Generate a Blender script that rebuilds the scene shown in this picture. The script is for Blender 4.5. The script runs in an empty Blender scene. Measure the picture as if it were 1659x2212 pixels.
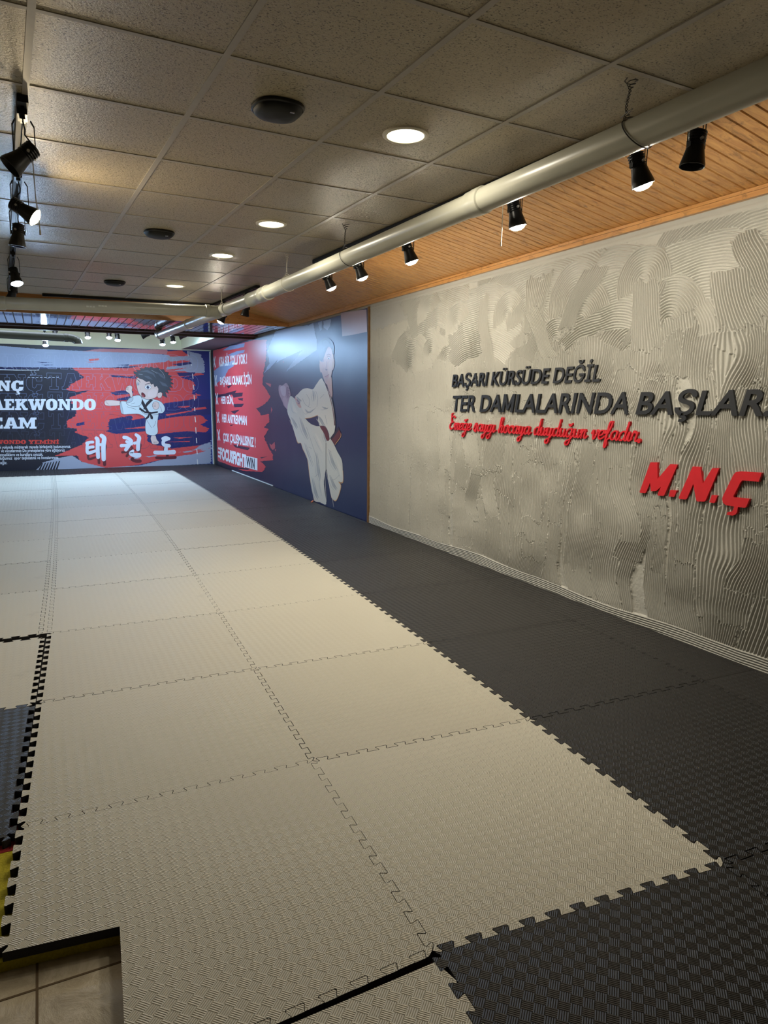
import bpy, bmesh, math, random
import numpy as np
from mathutils import Vector, Matrix
from mathutils.geometry import tessellate_polygon

scene = bpy.context.scene
COL = scene.collection
PI = math.pi

# ------------------------------------------------------------------ camera, world, exposure
CAM = Vector((0.0, 0.0, 1.36136))
RIGHT = Vector((0.8979966, -0.4399433, 0.0072122))
UP = Vector((0.0635652, 0.1459314, 0.9872505))
FWD = Vector((0.4353867, 0.8860891, -0.159011))
FPX, IW, IH = 1507.69, 1659.0, 2212.0
cam = bpy.data.cameras.new('camera')
cam.sensor_fit = 'HORIZONTAL'; cam.sensor_width = 36.0; cam.lens = FPX / IW * 36.0
cam.clip_start = 0.05; cam.clip_end = 100
cobj = bpy.data.objects.new('camera', cam); COL.objects.link(cobj)
mw = Matrix.Identity(4)
for i in range(3):
    mw[i][0] = RIGHT[i]; mw[i][1] = UP[i]; mw[i][2] = -FWD[i]; mw[i][3] = CAM[i]
cobj.matrix_world = mw
scene.camera = cobj

world = bpy.data.worlds.new('world'); scene.world = world; world.use_nodes = True
world.node_tree.nodes['Background'].inputs[0].default_value = (0.9, 0.85, 0.75, 1)
world.node_tree.nodes['Background'].inputs[1].default_value = 0.02
vs = scene.view_settings
vs.view_transform = 'Standard'; vs.look = 'None'; vs.gamma = 1; vs.use_curve_mapping = False
vs.exposure = 0.0

L_DOWN, L_SPOT_R, L_SPOT_L, L_COLD, L_FILL = 11.0, 20.0, 40.0, 30.0, 22.0
E_WARM, E_WHITE, E_COLD, E_FAR = 520.0, 720.0, 700.0, 1250.0
WARM = (1.0, 0.92, 0.75); WARM2 = (1.0, 0.80, 0.52); COLD = (0.62, 0.78, 1.0)

# ------------------------------------------------------------------ room numbers
XW, YF, HC = 3.256, 14.711, 2.528          # plaster wall, far wall, tile ceiling
GX, GY, GT = 0.05807, 2.57603, 0.038214    # ceiling grid origin and its small turn
YFA, ZLOW, YLO = 9.66, 2.362, 11.55        # wooden fascia, low ceiling
ZFT = 2.313                                # top of the far printed wall

def ray(x, y):
    return RIGHT * ((x - IW/2)/FPX) + UP * (-(y - IH/2)/FPX) + FWD
def on_far(x, y):                          # a point of the photo on the far wall -> (X, Z)
    d = ray(x, y); p = CAM + d * ((YF - CAM.y)/d.y); return (p.x, p.z)
def on_right(x, y, X=XW):                  # on the right wall -> (Y, Z)
    d = ray(x, y); p = CAM + d * ((X - CAM.x)/d.x); return (p.y, p.z)
def gp(i, j, z=HC):                        # ceiling grid node (may be fractional)
    a, b = .6*i, .6*j; c, s = math.cos(GT), math.sin(GT)
    return Vector((GX + a*c - b*s, GY + a*s + b*c, z))
def along(Y, X0=2.03, z=0.0):              # a line parallel to the ceiling grid
    return Vector((X0 - .0382*(Y - 2.0), Y, z))

# ------------------------------------------------------------------ object helpers
def tag(o, label=None, cat=None, group=None, kind=None):
    if label: o['label'] = label
    if cat: o['category'] = cat
    if group: o['group'] = group
    if kind: o['kind'] = kind
    return o
def empty(name, loc=(0, 0, 0), rot=(0, 0, 0)):
    o = bpy.data.objects.new(name, None); COL.objects.link(o)
    o.location = loc; o.rotation_euler = rot; o.empty_display_size = .05
    return o
def obj(name, bm, mats, parent=None, smooth=False, loc=None):
    me = bpy.data.meshes.new(name)
    bm.normal_update(); bm.to_mesh(me); bm.free()
    for m in (mats if isinstance(mats, (list, tuple)) else [mats]): me.materials.append(m)
    if smooth:
        me.polygons.foreach_set('use_smooth', [True]*len(me.polygons))
        try: me.set_sharp_from_angle(angle=math.radians(40))
        except Exception: pass
    o = bpy.data.objects.new(name, me); COL.objects.link(o)
    if parent: o.parent = parent
    if loc is not None: o.location = loc
    return o
def box(bm, x0, x1, y0, y1, z0, z1, mi=0):
    v = [bm.verts.new(p) for p in ((x0,y0,z0),(x1,y0,z0),(x1,y1,z0),(x0,y1,z0),(x0,y0,z1),(x1,y0,z1),(x1,y1,z1),(x0,y1,z1))]
    for f in ((0,3,2,1),(4,5,6,7),(0,1,5,4),(1,2,6,5),(2,3,7,6),(3,0,4,7)):
        bm.faces.new([v[i] for i in f]).material_index = mi
    return v
def hexa(bm, b, t, mi=0):                  # four bottom points, four top points
    v = [bm.verts.new(p) for p in list(b)+list(t)]
    for f in ((0,3,2,1),(4,5,6,7),(0,1,5,4),(1,2,6,5),(2,3,7,6),(3,0,4,7)):
        bm.faces.new([v[i] for i in f]).material_index = mi
def frame_of(d):
    d = Vector(d).normalized(); a = Vector((0,0,1)) if abs(d.z) < .9 else Vector((1,0,0))
    u = d.cross(a).normalized(); return u, d.cross(u).normalized()
def tube(bm, pts, r, n=10, mi=0, caps=True):
    pts = [Vector(p) for p in pts]; rings = []
    rs = r if isinstance(r, (list, tuple)) else [r]*len(pts)
    u = None
    for i, p in enumerate(pts):
        d = (pts[min(i+1, len(pts)-1)] - pts[max(i-1, 0)]).normalized()
        if u is None: u, w = frame_of(d)
        else:
            u = (u - d*u.dot(d)).normalized(); w = d.cross(u).normalized()
        rings.append([bm.verts.new(p + (u*math.cos(2*PI*k/n) + w*math.sin(2*PI*k/n))*rs[i]) for k in range(n)])
    for a, b in zip(rings, rings[1:]):
        for k in range(n):
            bm.faces.new((a[k], a[(k+1) % n], b[(k+1) % n], b[k])).material_index = mi
    if caps:
        for rg in (rings[0], rings[-1]):
            try: bm.faces.new(rg).material_index = mi
            except ValueError: pass
def lathe(bm, prof, n=28, M=None, mi=0, close=False, flat=1.0, power=2.0):
    rings = []
    for r, z in prof:
        rg = []
        for k in range(n):
            a = 2*PI*k/n; c, s = math.cos(a), math.sin(a)
            if power != 2.0:
                q = (abs(c)**power + abs(s)**power)**(-1/power); c *= q; s *= q
            p = Vector((r*c, r*s*flat, z))
            rg.append(bm.verts.new(M @ p if M else p))
        rings.append(rg)
    for a, b in zip(rings, rings[1:]):
        for k in range(n):
            bm.faces.new((a[k], a[(k+1) % n], b[(k+1) % n], b[k])).material_index = mi
    if close:
        for rg in (rings[0], rings[-1]): bm.faces.new(rg).material_index = mi
def copy_tree(o, parent=None):
    c = o.copy(); COL.objects.link(c)
    if parent: c.parent = parent
    for ch in list(o.children): copy_tree(ch, c)
    return c

# ------------------------------------------------------------------ material helpers
class G:
    def __init__(s, name):
        s.m = bpy.data.materials.new(name); s.m.use_nodes = True
        s.t = s.m.node_tree; s.b = s.t.nodes['Principled BSDF']
    def n(s, typ, **kw):
        x = s.t.nodes.new(typ)
        for k, v in kw.items(): setattr(x, k, v)
        return x
    def setin(s, sock, v):
        if isinstance(v, bpy.types.NodeSocket): s.t.links.new(v, sock)
        else: sock.default_value = v
    def math(s, op, a, b=0.0, c=0.0):
        x = s.n('ShaderNodeMath', operation=op)
        for i, v in enumerate((a, b, c)):
            if i < len(x.inputs): s.setin(x.inputs[i], v)
        return x.outputs[0]
    def coord(s, which='Object'):
        return s.n('ShaderNodeTexCoord').outputs[which]
    def sep(s, v):
        x = s.n('ShaderNodeSeparateXYZ'); s.setin(x.inputs[0], v); return x.outputs
    def mapping(s, v, scale=(1,1,1), rot=(0,0,0)):
        x = s.n('ShaderNodeMapping'); s.setin(x.inputs[0], v)
        x.inputs['Scale'].default_value = scale; x.inputs['Rotation'].default_value = rot
        return x.outputs[0]
    def noise(s, v, scale, detail=3, rough=.5, dist=0):
        x = s.n('ShaderNodeTexNoise'); s.setin(x.inputs['Vector'], v)
        x.inputs['Scale'].default_value = scale; x.inputs['Detail'].default_value = detail
        x.inputs['Roughness'].default_value = rough; x.inputs['Distortion'].default_value = dist
        return x.outputs[0]
    def ramp(s, f, stops):
        x = s.n('ShaderNodeValToRGB'); s.setin(x.inputs[0], f)
        e = x.color_ramp.elements
        while len(e) < len(stops): e.new(.5)
        for i, (p, c) in enumerate(stops):
            e[i].position = p; e[i].color = (c[0], c[1], c[2], 1) if not isinstance(c, (int, float)) else (c, c, c, 1)
        return x.outputs[0]
    def mix(s, f, a, b):
        x = s.n('ShaderNodeMix', data_type='RGBA')
        s.setin(x.inputs['Factor'], f)
        for k, v in ((6, a), (7, b)):
            s.setin(x.inputs[k], v if isinstance(v, bpy.types.NodeSocket) else (v[0], v[1], v[2], 1))
        return x.outputs[2]
    def bump(s, h, strength=1.0, dist=.001, prev=None):
        x = s.n('ShaderNodeBump'); s.setin(x.inputs['Height'], h)
        x.inputs['Strength'].default_value = strength; x.inputs['Distance'].default_value = dist
        if prev is not None: s.t.links.new(prev, x.inputs['Normal'])
        return x.outputs[0]
    def done(s, col=None, rough=None, normal=None, spec=None, metal=None, coat=None, coat_rough=.05):
        if col is not None: s.setin(s.b.inputs['Base Color'], col if isinstance(col, bpy.types.NodeSocket) else (*col, 1))
        if rough is not None: s.setin(s.b.inputs['Roughness'], rough)
        if normal is not None: s.t.links.new(normal, s.b.inputs['Normal'])
        if spec is not None: s.b.inputs['Specular IOR Level'].default_value = spec
        if metal is not None: s.b.inputs['Metallic'].default_value = metal
        if coat is not None:
            s.b.inputs['Coat Weight'].default_value = coat; s.b.inputs['Coat Roughness'].default_value = coat_rough
        return s.m
def plain(name, col, rough=.5, spec=.5, var=.06, scale=30, metal=None, bump=0.0):
    g = G(name); n = g.noise(g.coord(), scale, 4)
    c = g.mix(n, tuple(x*(1-var) for x in col), tuple(min(1, x*(1+var)) for x in col))
    return g.done(c, rough, g.bump(n, 1, bump) if bump else None, spec, metal)
def emit(name, col, strength):
    g = G(name); g.b.inputs['Base Color'].default_value = (*col, 1)
    g.b.inputs['Emission Color'].default_value = (*col, 1); g.b.inputs['Emission Strength'].default_value = strength
    return g.m

def mat_foam(name, ca, cb, depth=.0012, rough=.55, spec=.4):
    """basket-weave embossed foam: small squares turned 45 degrees, five ribs in each, alternating direction"""
    g = G(name); co = g.coord('Object'); X, Y, _ = g.sep(co)
    s = 1/(.0265*math.sqrt(2))
    a = g.math('MULTIPLY', g.math('ADD', X, Y), s); b = g.math('MULTIPLY', g.math('SUBTRACT', X, Y), s)
    chk = g.math('MODULO', g.math('ABSOLUTE', g.math('ADD', g.math('FLOOR', a), g.math('FLOOR', b))), 2.0)
    sa = g.math('COSINE', g.math('MULTIPLY', a, 2*PI*5)); sb = g.math('COSINE', g.math('MULTIPLY', b, 2*PI*5))
    h = g.math('ADD', g.math('MULTIPLY', sa, chk), g.math('MULTIPLY', sb, g.math('SUBTRACT', 1.0, chk)))
    h = g.math('MULTIPLY_ADD', h, -.5, .5)
    big = g.noise(g.coord('Generated'), 2.2, 4, .6); fine = g.noise(co, 260, 2)
    info = g.n('ShaderNodeObjectInfo').outputs['Random']
    col = g.mix(g.math('MULTIPLY_ADD', info, .6, g.math('MULTIPLY', big, .4)), ca, cb)
    dirt = g.ramp(g.noise(co, 3.1, 6, .65), [(.62, 0.0), (.72, 1.0)])
    col = g.mix(g.math('MULTIPLY', dirt, .13), col, tuple(x*.45 for x in ca))
    nrm = g.bump(h, 1.0, depth, g.bump(fine, .5, .0004, g.bump(g.noise(co, 2.5, 2), 1, .004)))
    return g.done(col, g.math('MULTIPLY_ADD', big, .15, rough-.08), nrm, spec)

M = {}
M['light_mat'] = mat_foam('light_foam', (.50, .465, .37), (.60, .57, .475), depth=.0017)
M['dark_mat'] = mat_foam('black_foam', (.016, .015, .0135), (.026, .024, .022), rough=.46, spec=.5, depth=.0026)
M['foam_side'] = plain('foam_cut_side', (.045, .043, .045), .9, .1, .3, 200)
M['yellow_foam'] = plain('yellow_foam', (.42, .36, .03), .85, .1, .35, 160, bump=.002)
M['red_foam'] = plain('red_foam', (.28, .03, .035), .85, .1, .35, 160, bump=.002)
M['dark_under'] = plain('dark_underlay', (.03, .03, .03), .9, .1)

def mat_tilefloor():
    g = G('beige_stone_tile'); co = g.coord('Object')
    n = g.noise(g.mapping(co, (1, 1, 1), (0, 0, .6)), 9, 8, .65, 1.2)
    c = g.ramp(n, [(.3, (.30, .25, .17)), (.5, (.42, .36, .26)), (.72, (.58, .52, .42))])
    return g.done(c, .38, g.bump(n, 1, .006), .5)
M['floor_tile'] = mat_tilefloor()
M['grout'] = plain('grout', (.12, .085, .05), .9, .2)

def mat_ceiling():
    g = G('mineral_fibre_tile'); co = g.coord('Object')
    pit = g.noise(g.mapping(co, (1, 1.25, 1)), 115, 3, .7)
    pm = g.ramp(pit, [(.35, 1.0), (.42, 0.0)])
    big = g.noise(co, 1.4, 3)
    c = g.mix(big, (.39, .33, .205), (.47, .405, .275))
    c = g.mix(g.noise(co, 40, 3), tuple(x*.86 for x in (.40, .335, .21)), c)
    c = g.mix(pm, c, (.05, .038, .022))
    h = g.math('SUBTRACT', g.noise(co, 120, 4, .6), g.math('MULTIPLY', pm, .9))
    return g.done(c, .34, g.bump(h, 1, .005), .6)
M['ceiling'] = mat_ceiling()
M['tbar'] = plain('ceiling_bar', (.33, .30, .26), .45, .5, .1)

def mat_plaster():
    g = G('combed_plaster'); co = g.coord('Object')
    n = g.noise(co, 2.4, 5, .6); f = g.noise(co, 120, 3, .6)
    c = g.mix(n, (.37, .365, .325), (.455, .445, .405))
    return g.done(c, .72, g.bump(f, 1, .0012), .3)
M['plaster'] = mat_plaster()

def mat_wood(name, ca, cb, rough=.35, axis='X', groove=None, spec=.5):
    """grain along the given axis"""
    g = G(name); co = g.coord('Object')
    sc = {'X': (.06, 1, 1), 'Y': (1, .06, 1)}[axis]
    w = g.noise(g.mapping(co, sc), 38, 6, .65, .6)
    knots = g.ramp(g.noise(g.mapping(co, {'X': (.35, 1, 1), 'Y': (1, .35, 1)}[axis]), 13, 5, .7, 2.2), [(.54, 0.0), (.68, 1.0)])
    c = g.ramp(w, [(.3, ca), (.62, cb)])
    c = g.mix(g.math('MULTIPLY', knots, .6), c, tuple(x*.34 for x in ca))
    return g.done(c, rough, g.bump(w, 1, .0005), spec)
M['panel_wood'] = mat_wood('pine_panel', (.44, .19, .05), (.66, .35, .115), .32)
M['trim_wood'] = mat_wood('pine_trim', (.42, .19, .055), (.58, .30, .10), .3, 'Y')
M['fascia_wood'] = mat_wood('pine_fascia', (.38, .15, .04), (.52, .24, .075), .3, 'X')
M['slats'] = mat_wood('lacquered_slats', (.045, .020, .012), (.075, .036, .02), .06, 'Y', spec=.9)
M['slats'].node_tree.nodes['Principled BSDF'].inputs['Coat Weight'].default_value = 1.0
M['slats'].node_tree.nodes['Principled BSDF'].inputs['Coat Roughness'].default_value = .03
M['groove_dark'] = plain('dark_groove', (.05, .022, .01), .6)
M['dark_edge'] = plain('dark_brown_edge', (.035, .018, .012), .5)
M['cream'] = plain('cream_paint', (.80, .80, .60), .7, .3, .05, 3)
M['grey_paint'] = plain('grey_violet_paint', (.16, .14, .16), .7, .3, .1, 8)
M['wall_plain'] = plain('warm_grey_paint', (.34, .31, .26), .8, .3, .06, 3)
M['pipe'] = plain('grey_pvc', (.40, .39, .32), .34, .5, .10, 7)
M['pipe_dark'] = plain('dark_grey_pvc', (.06, .06, .052), .45, .5, .10, 7)
M['black'] = plain('black_plastic', (.006, .006, .007), .35, .35, .2)
M['black_matt'] = plain('black_metal', (.007, .007, .007), .55, .25, .2)
M['wire'] = plain('dark_wire', (.02, .018, .015), .5)
M['cord'] = plain('pale_cord', (.62, .58, .48), .7)
M['white_ring'] = plain('white_trim_ring', (.62, .58, .48), .4)
M['screw'] = plain('steel_screw', (.6, .6, .62), .3, .5, .05, 30, metal=.9)
M['red_acrylic'] = plain('red_acrylic', (.52, .012, .020), .38, .5, .12, 25)
M['black_acrylic'] = plain('charcoal_acrylic', (.011, .012, .015), .5, .35, .2, 25)
M['em_down'] = emit('downlight_diffuser', (1.0, .93, .70), 7.0)
M['em_warm'] = emit('warm_lamp', (1.0, .80, .50), E_WARM)
M['em_white'] = emit('white_lamp', (1.0, .91, .74), E_WHITE)
M['em_cold'] = emit('cold_lamp', (.50, .72, 1.0), E_COLD)
M['em_far'] = emit('cold_lamp_far', (.42, .66, 1.0), E_FAR)
M['bulb_off'] = plain('unlit_lamp', (.05, .05, .05), .3)
PRINT = {}
def ink(r, g_, b, rough=.30):
    k = (round(r, 3), round(g_, 3), round(b, 3), rough)
    if k not in PRINT:
        g = G('print_ink'); n = g.noise(g.coord(), 1.1, 3)
        PRINT[k] = g.done((r, g_, b), rough, g.bump(n, 1, .008), .5)
    return PRINT[k]

# ------------------------------------------------------------------ big area lights, out of view
def area(name, loc, rot, size, energy, col, sy=None):
    l = bpy.data.lights.new(name, 'AREA'); l.energy = energy; l.color = col; l.size = size
    if sy: l.shape = 'RECTANGLE'; l.size_y = sy
    o = bpy.data.objects.new(name, l); COL.objects.link(o); o.location = loc; o.rotation_euler = rot
    return o
# ceiling lamps of the left half of the hall, outside the frame
area('ceiling_lamps_left', (-2.6, 4.5, 2.50), (0, 0, 0), 1.2, L_FILL, WARM, 5.0)
area('far_bay_fill', (-.4, 12.7, 2.96), (0, 0, 0), 3.6, 55.0, (.72, .84, 1.0), .5)  # added fill, hidden behind the low ceiling, to brighten the cream far wall

# ------------------------------------------------------------------ room shell
def structure(name, bm, m, parent=None, smooth=False):
    o = obj(name, bm, m, parent, smooth)
    if not parent: o['kind'] = 'structure'
    return o
X_L, Y_B, ZF = -5.2, -2.6, -.055
bm = bmesh.new(); box(bm, X_L-.1, XW+.15, Y_B-.1, YF+.15, ZF-.1, ZF); floor = structure('floor', bm, M['floor_tile'])
bm = bmesh.new()
for k in range(-12, 20):
    x = -.092 + k*.40
    if X_L < x < XW: box(bm, x-.003, x+.003, Y_B, YF, ZF-.001, ZF+.0008)
for k in range(-10, 33):
    y = 1.70 + k*.40
    if Y_B < y < YF: box(bm, X_L, XW, y-.003, y+.003, ZF-.001, ZF+.0009)
structure('grout_lines', bm, M['grout'], floor)

bm = bmesh.new(); box(bm, XW+.012, XW+.15, Y_B, YF+.15, ZF, 3.1); wall_right = structure('wall_right', bm, M['wall_plain'])
bm = bmesh.new(); box(bm, X_L-.1, XW+.012, YF+.006, YF+.15, ZF, 3.1); wall_far = structure('wall_far', bm, M['cream'])
bm = bmesh.new(); box(bm, X_L-.1, X_L, Y_B, YF+.15, ZF, 3.1); structure('wall_left', bm, M['wall_plain'])
bm = bmesh.new(); box(bm, X_L-.1, XW+.15, Y_B-.1, Y_B, ZF, 3.1); structure('wall_back', bm, M['wall_plain'])

# combed plaster: overlapping strokes of a notched trowel worked into a height field
def plaster_wall():
    rng = np.random.RandomState(7)
    ys = [1.0]
    while ys[-1] < 7.0: ys.append(ys[-1] + .0018 + .00025*max(0, ys[-1]-2))
    ys = np.array(ys); ys[-1] = 7.0
    zs = np.arange(-.03, 2.372, .0030)
    Yg, Zg = np.meshgrid(ys, zs, indexing='ij')
    def vnoise(scale, seed):
        r = np.random.RandomState(seed); g = r.rand(int(7/scale)+4, int(3/scale)+4)
        a = Yg/scale; b = (Zg+.1)/scale; i = a.astype(int); j = b.astype(int); fa = a-i; fb = b-j
        fa = fa*fa*(3-2*fa); fb = fb*fb*(3-2*fb)
        return (g[i,j]*(1-fa)*(1-fb) + g[i+1,j]*fa*(1-fb) + g[i,j+1]*(1-fa)*fb + g[i+1,j+1]*fa*fb)
    PITCH = .0160
    H = .0018*vnoise(.03, 1) + .0015*vnoise(.012, 2)
    wob = vnoise(.09, 3) - .5; crumb = vnoise(.009, 4); crumb2 = vnoise(.022, 5)
    amp_n = np.clip(vnoise(.33, 6)*.9 + .5, .65, 1.0)
    edge_n = (vnoise(.05, 8) - .5)*.07 + (vnoise(.014, 9) - .5)*.03
    near_a = np.clip(1.15-(Yg-1.8)/4.8, .12, 1)
    warp = ((vnoise(.34, 41)-.5)*.17 + (vnoise(.19, 42)-.5)*.055)*near_a
    def comb(ph):                                   # broad rounded ridges, narrow grooves
        c = .5 + .5*np.cos(2*PI*ph); return 1 - np.clip(c*1.25, 0, 1)**2.0
    def put(mask, ph, sl, depth):
        hh = depth*comb(ph) + .0007*(crumb[sl]-.5)
        H[sl] = np.where(mask, hh, H[sl])
    def ridge(d, sl, w=.010, h=.0030):               # crumbs thrown up at the edge of a stroke
        b = np.exp(-(d/w)**2)*h*np.clip(crumb2[sl]*2-.75, 0, 1)*(crumb[sl]+.3)
        H[sl] += b
    def sl_of(y0, y1, z0, z1):
        i0, i1 = np.searchsorted(ys, [y0, y1]); j0, j1 = np.searchsorted(zs, [z0, z1])
        return np.s_[i0:i1, j0:j1]
    def down(u0, w, z0, z1, tilt=0., bend=0., fr=2.5, ph=0., depth=.0190):
        sl = sl_of(u0-w-abs(tilt)*1.2-abs(bend)-.22, u0+w+abs(tilt)*1.2+abs(bend)+.22, z0-.05, z1+.05)
        Yl, Zl = Yg[sl], Zg[sl]
        if Yl.size == 0: return
        zm = (z0+z1)/2
        c = u0 + tilt*(Zl-zm) + bend*.45*np.sin(fr*(Zl-z0)*2 + ph) + .004*wob[sl]
        a = Yl - c + warp[sl]; e = edge_n[sl]
        m = (np.abs(a) < w + e*.18) & (Zl > z0+e) & (Zl < z1+e)
        put(m, a/PITCH, sl, depth*amp_n[sl])
        ridge(np.abs(a)-w, sl); 
    def arc(cy, cz, r0, r1, a0, a1, depth=.0150, sq=1.0, wv=.0):
        R = r1*max(1, sq)
        sl = sl_of(cy-R, cy+R, cz-R, cz+R); Yl, Zl = Yg[sl]-cy, (Zg[sl]-cz)
        if Yl.size == 0: return
        r = np.sqrt((Yl/sq)**2 + Zl**2) + .01*wob[sl] + wv*np.sin(Yl*14)
        t = np.arctan2(Zl, Yl); e = edge_n[sl]
        m = (r > r0+e*.2) & (r < r1+e*.2) & (t > a0+e*2) & (t < a1+e*2)
        put(m, (r-r0)/PITCH, sl, depth*amp_n[sl]); ridge(np.abs(r-r1)+np.where((t > a0) & (t < a1), 0, 1), sl)
    # bottom-up vertical passes
    for lay in range(3):
        y = 1.0 + .1*lay
        while y < 7.0:
            w = rng.uniform(.09, .15)
            z0 = rng.uniform(0.02, 1.5) if lay else .02
            z1 = min(2.1, z0 + (rng.uniform(.5, 1.4) if lay else 2.1))
            near = max(0, 1-(y-1.9)/3.2)
            down(y, w, z0, z1, rng.uniform(-.10, .10)*(.3+near), rng.uniform(.0, .060)*(near+.15), rng.uniform(1.8, 4.0), rng.uniform(0, 6),
                 .0190 if y < 5.9 else .012)
            y += w*rng.uniform(1.5, 2.3)
    for k in range(46):                             # short loose strokes over them
        y = rng.uniform(1.2, 5.6); z = rng.uniform(.15, 1.6)
        if rng.rand() < .5: down(y, rng.uniform(.05, .13), z, z+rng.uniform(.25, .6), rng.uniform(-.13, .13), rng.uniform(.02, .07), rng.uniform(3, 6), rng.uniform(0, 6))
        else: down(y, rng.uniform(.07, .14), z, z+rng.uniform(.3, .9), rng.uniform(-.08, .08), .0)
    # upper band: swinging arcs and near-horizontal waves
    y = 1.2
    while y < 6.3:
        cz = rng.uniform(1.55, 1.9); r0 = rng.uniform(.05, .25)
        arc(y, cz, r0, r0+rng.uniform(.28, .42), rng.uniform(.0, .6), rng.uniform(2.4, 3.2), sq=rng.uniform(.8, 1.3))
        y += rng.uniform(.20, .38)
    y = 1.0
    while y < 6.2:
        arc(y, rng.uniform(.9, 1.4), .72, 1.0+rng.uniform(.05, .35), 1.0, 2.1, sq=1.0, wv=rng.uniform(.006, .02))
        y += rng.uniform(.45, .8)
    for k in range(16):
        arc(rng.uniform(1.3, 5.8), rng.uniform(1.75, 2.15), .04, rng.uniform(.15, .3), -.4, rng.uniform(2.2, 3.6))
    for k in range(10):
        y = rng.uniform(1.3, 5.6); down(y, rng.uniform(.07, .12), rng.uniform(1.6, 1.85), rng.uniform(2.0, 2.25), rng.uniform(-.9, .9))
    # flattened, trowelled-off patches
    sm = np.clip((vnoise(.3, 21) - .76)*6, 0, 1)*.45 + np.clip((Yg-5.7)/1.3, 0, 1)*.4
    H[:] = H*(1-np.clip(sm, 0, .9)) + (.0100+.0030*crumb2)*np.clip(sm, 0, .9)
    # skirting strokes along the floor and a smooth bead under the ceiling trim
    wave = Zg - .012 + .012*np.sin(Yg*2.3) + .006*np.sin(Yg*6.1) + .003*wob
    m = wave < .056
    H[:] = np.where(m, .008*comb(wave/.0135) + .010, H)
    H += .0035*np.clip(crumb-.90, 0, .1)*10*(vnoise(.2, 31) > .5)
    m = Zg > 2.31; H[:] = np.where(m, .004+.004*np.sin(np.clip((Zg-2.31)/.03, 0, 1)*PI), H)
    nx, nz = H.shape
    co = np.empty((nx*nz, 3), np.float32); co[:, 0] = (XW + .010 - H).ravel(); co[:, 1] = Yg.ravel(); co[:, 2] = Zg.ravel()
    idx = np.arange(nx*nz, dtype=np.int32).reshape(nx, nz)
    q = np.stack([idx[:-1, :-1], idx[:-1, 1:], idx[1:, 1:], idx[1:, :-1]], -1).reshape(-1, 4)
    me = bpy.data.meshes.new('plaster_coat')
    me.vertices.add(nx*nz); me.vertices.foreach_set('co', co.ravel())
    me.loops.add(q.size); me.loops.foreach_set('vertex_index', q.ravel().astype(np.int32))
    me.polygons.add(len(q)); me.polygons.foreach_set('loop_start', np.arange(0, q.size, 4, dtype=np.int32))
    me.polygons.foreach_set('loop_total', np.full(len(q), 4, np.int32))
    me.polygons.foreach_set('use_smooth', np.ones(len(q), bool))
    me.update(calc_edges=True); me.materials.append(M['plaster'])
    o = bpy.data.objects.new('plaster_coat', me); COL.objects.link(o); o.parent = wall_right
    o['label'] = 'light grey combed plaster with wavy trowel grooves'
plaster_wall()
bm = bmesh.new(); box(bm, XW-.002, XW+.02, Y_B, 1.0, ZF, 2.37); structure('plain_plaster', bm, M['plaster'], wall_right)

# tile ceiling with its bars
J0, J1, I0, IR = -8.3, 11.0, -8.6, 4.22
bm = bmesh.new()
P = [gp(I0, J0), gp(IR, J0), gp(IR, J1), gp(I0, J1)]
hexa(bm, P, [p + Vector((0, 0, .03)) for p in P])
ceiling = structure('ceiling', bm, M['ceiling'])
bm = bmesh.new()
rr = random.Random(3)
def bar(bm, a, b, w, z0, z1):
    d = (b-a); d.z = 0; d.normalize(); n = Vector((-d.y, d.x, 0))*w/2
    q = [a-n, a+n, b+n, b-n]
    hexa(bm, [Vector((p.x, p.y, z0)) for p in q], [Vector((p.x, p.y, z1)) for p in q])
for i in range(-8, 5):
    if i <= 4: bar(bm, gp(i, J0), gp(i, J1), .024, HC-.004, HC+.004)
structure('main_bars', bm, M['tbar'], ceiling)
bm = bmesh.new()
for j in range(-8, 12):
    for i in range(-9, 5):
        a = gp(max(i, I0)+.02, j), gp(min(i+1, IR)-.02, j)
        if (a[1]-a[0]).length > .1 and i < 4.2: bar(bm, a[0], a[1], .020, HC-.003, HC+.004)
structure('cross_bars', bm, M['tbar'], ceiling)
# thin shadow slits beside the bars (the tiles sit loose in the grid)
# closing board above the gap behind the tiles, and the high ceiling beyond
bm = bmesh.new(); box(bm, X_L, XW+.012, 8.9, YFA+.05, 2.80, 2.85); structure('ceiling_void', bm, M['dark_edge'])
bm = bmesh.new(); box(bm, X_L, XW+.012, YLO-.04, YF+.006, 2.98, 3.05); structure('ceiling_far', bm, M['cream'])
bm = bmesh.new(); box(bm, X_L, XW+.012, YLO-.03, YLO, ZLOW, 2.98); structure('ceiling_riser', bm, M['cream'])

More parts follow.
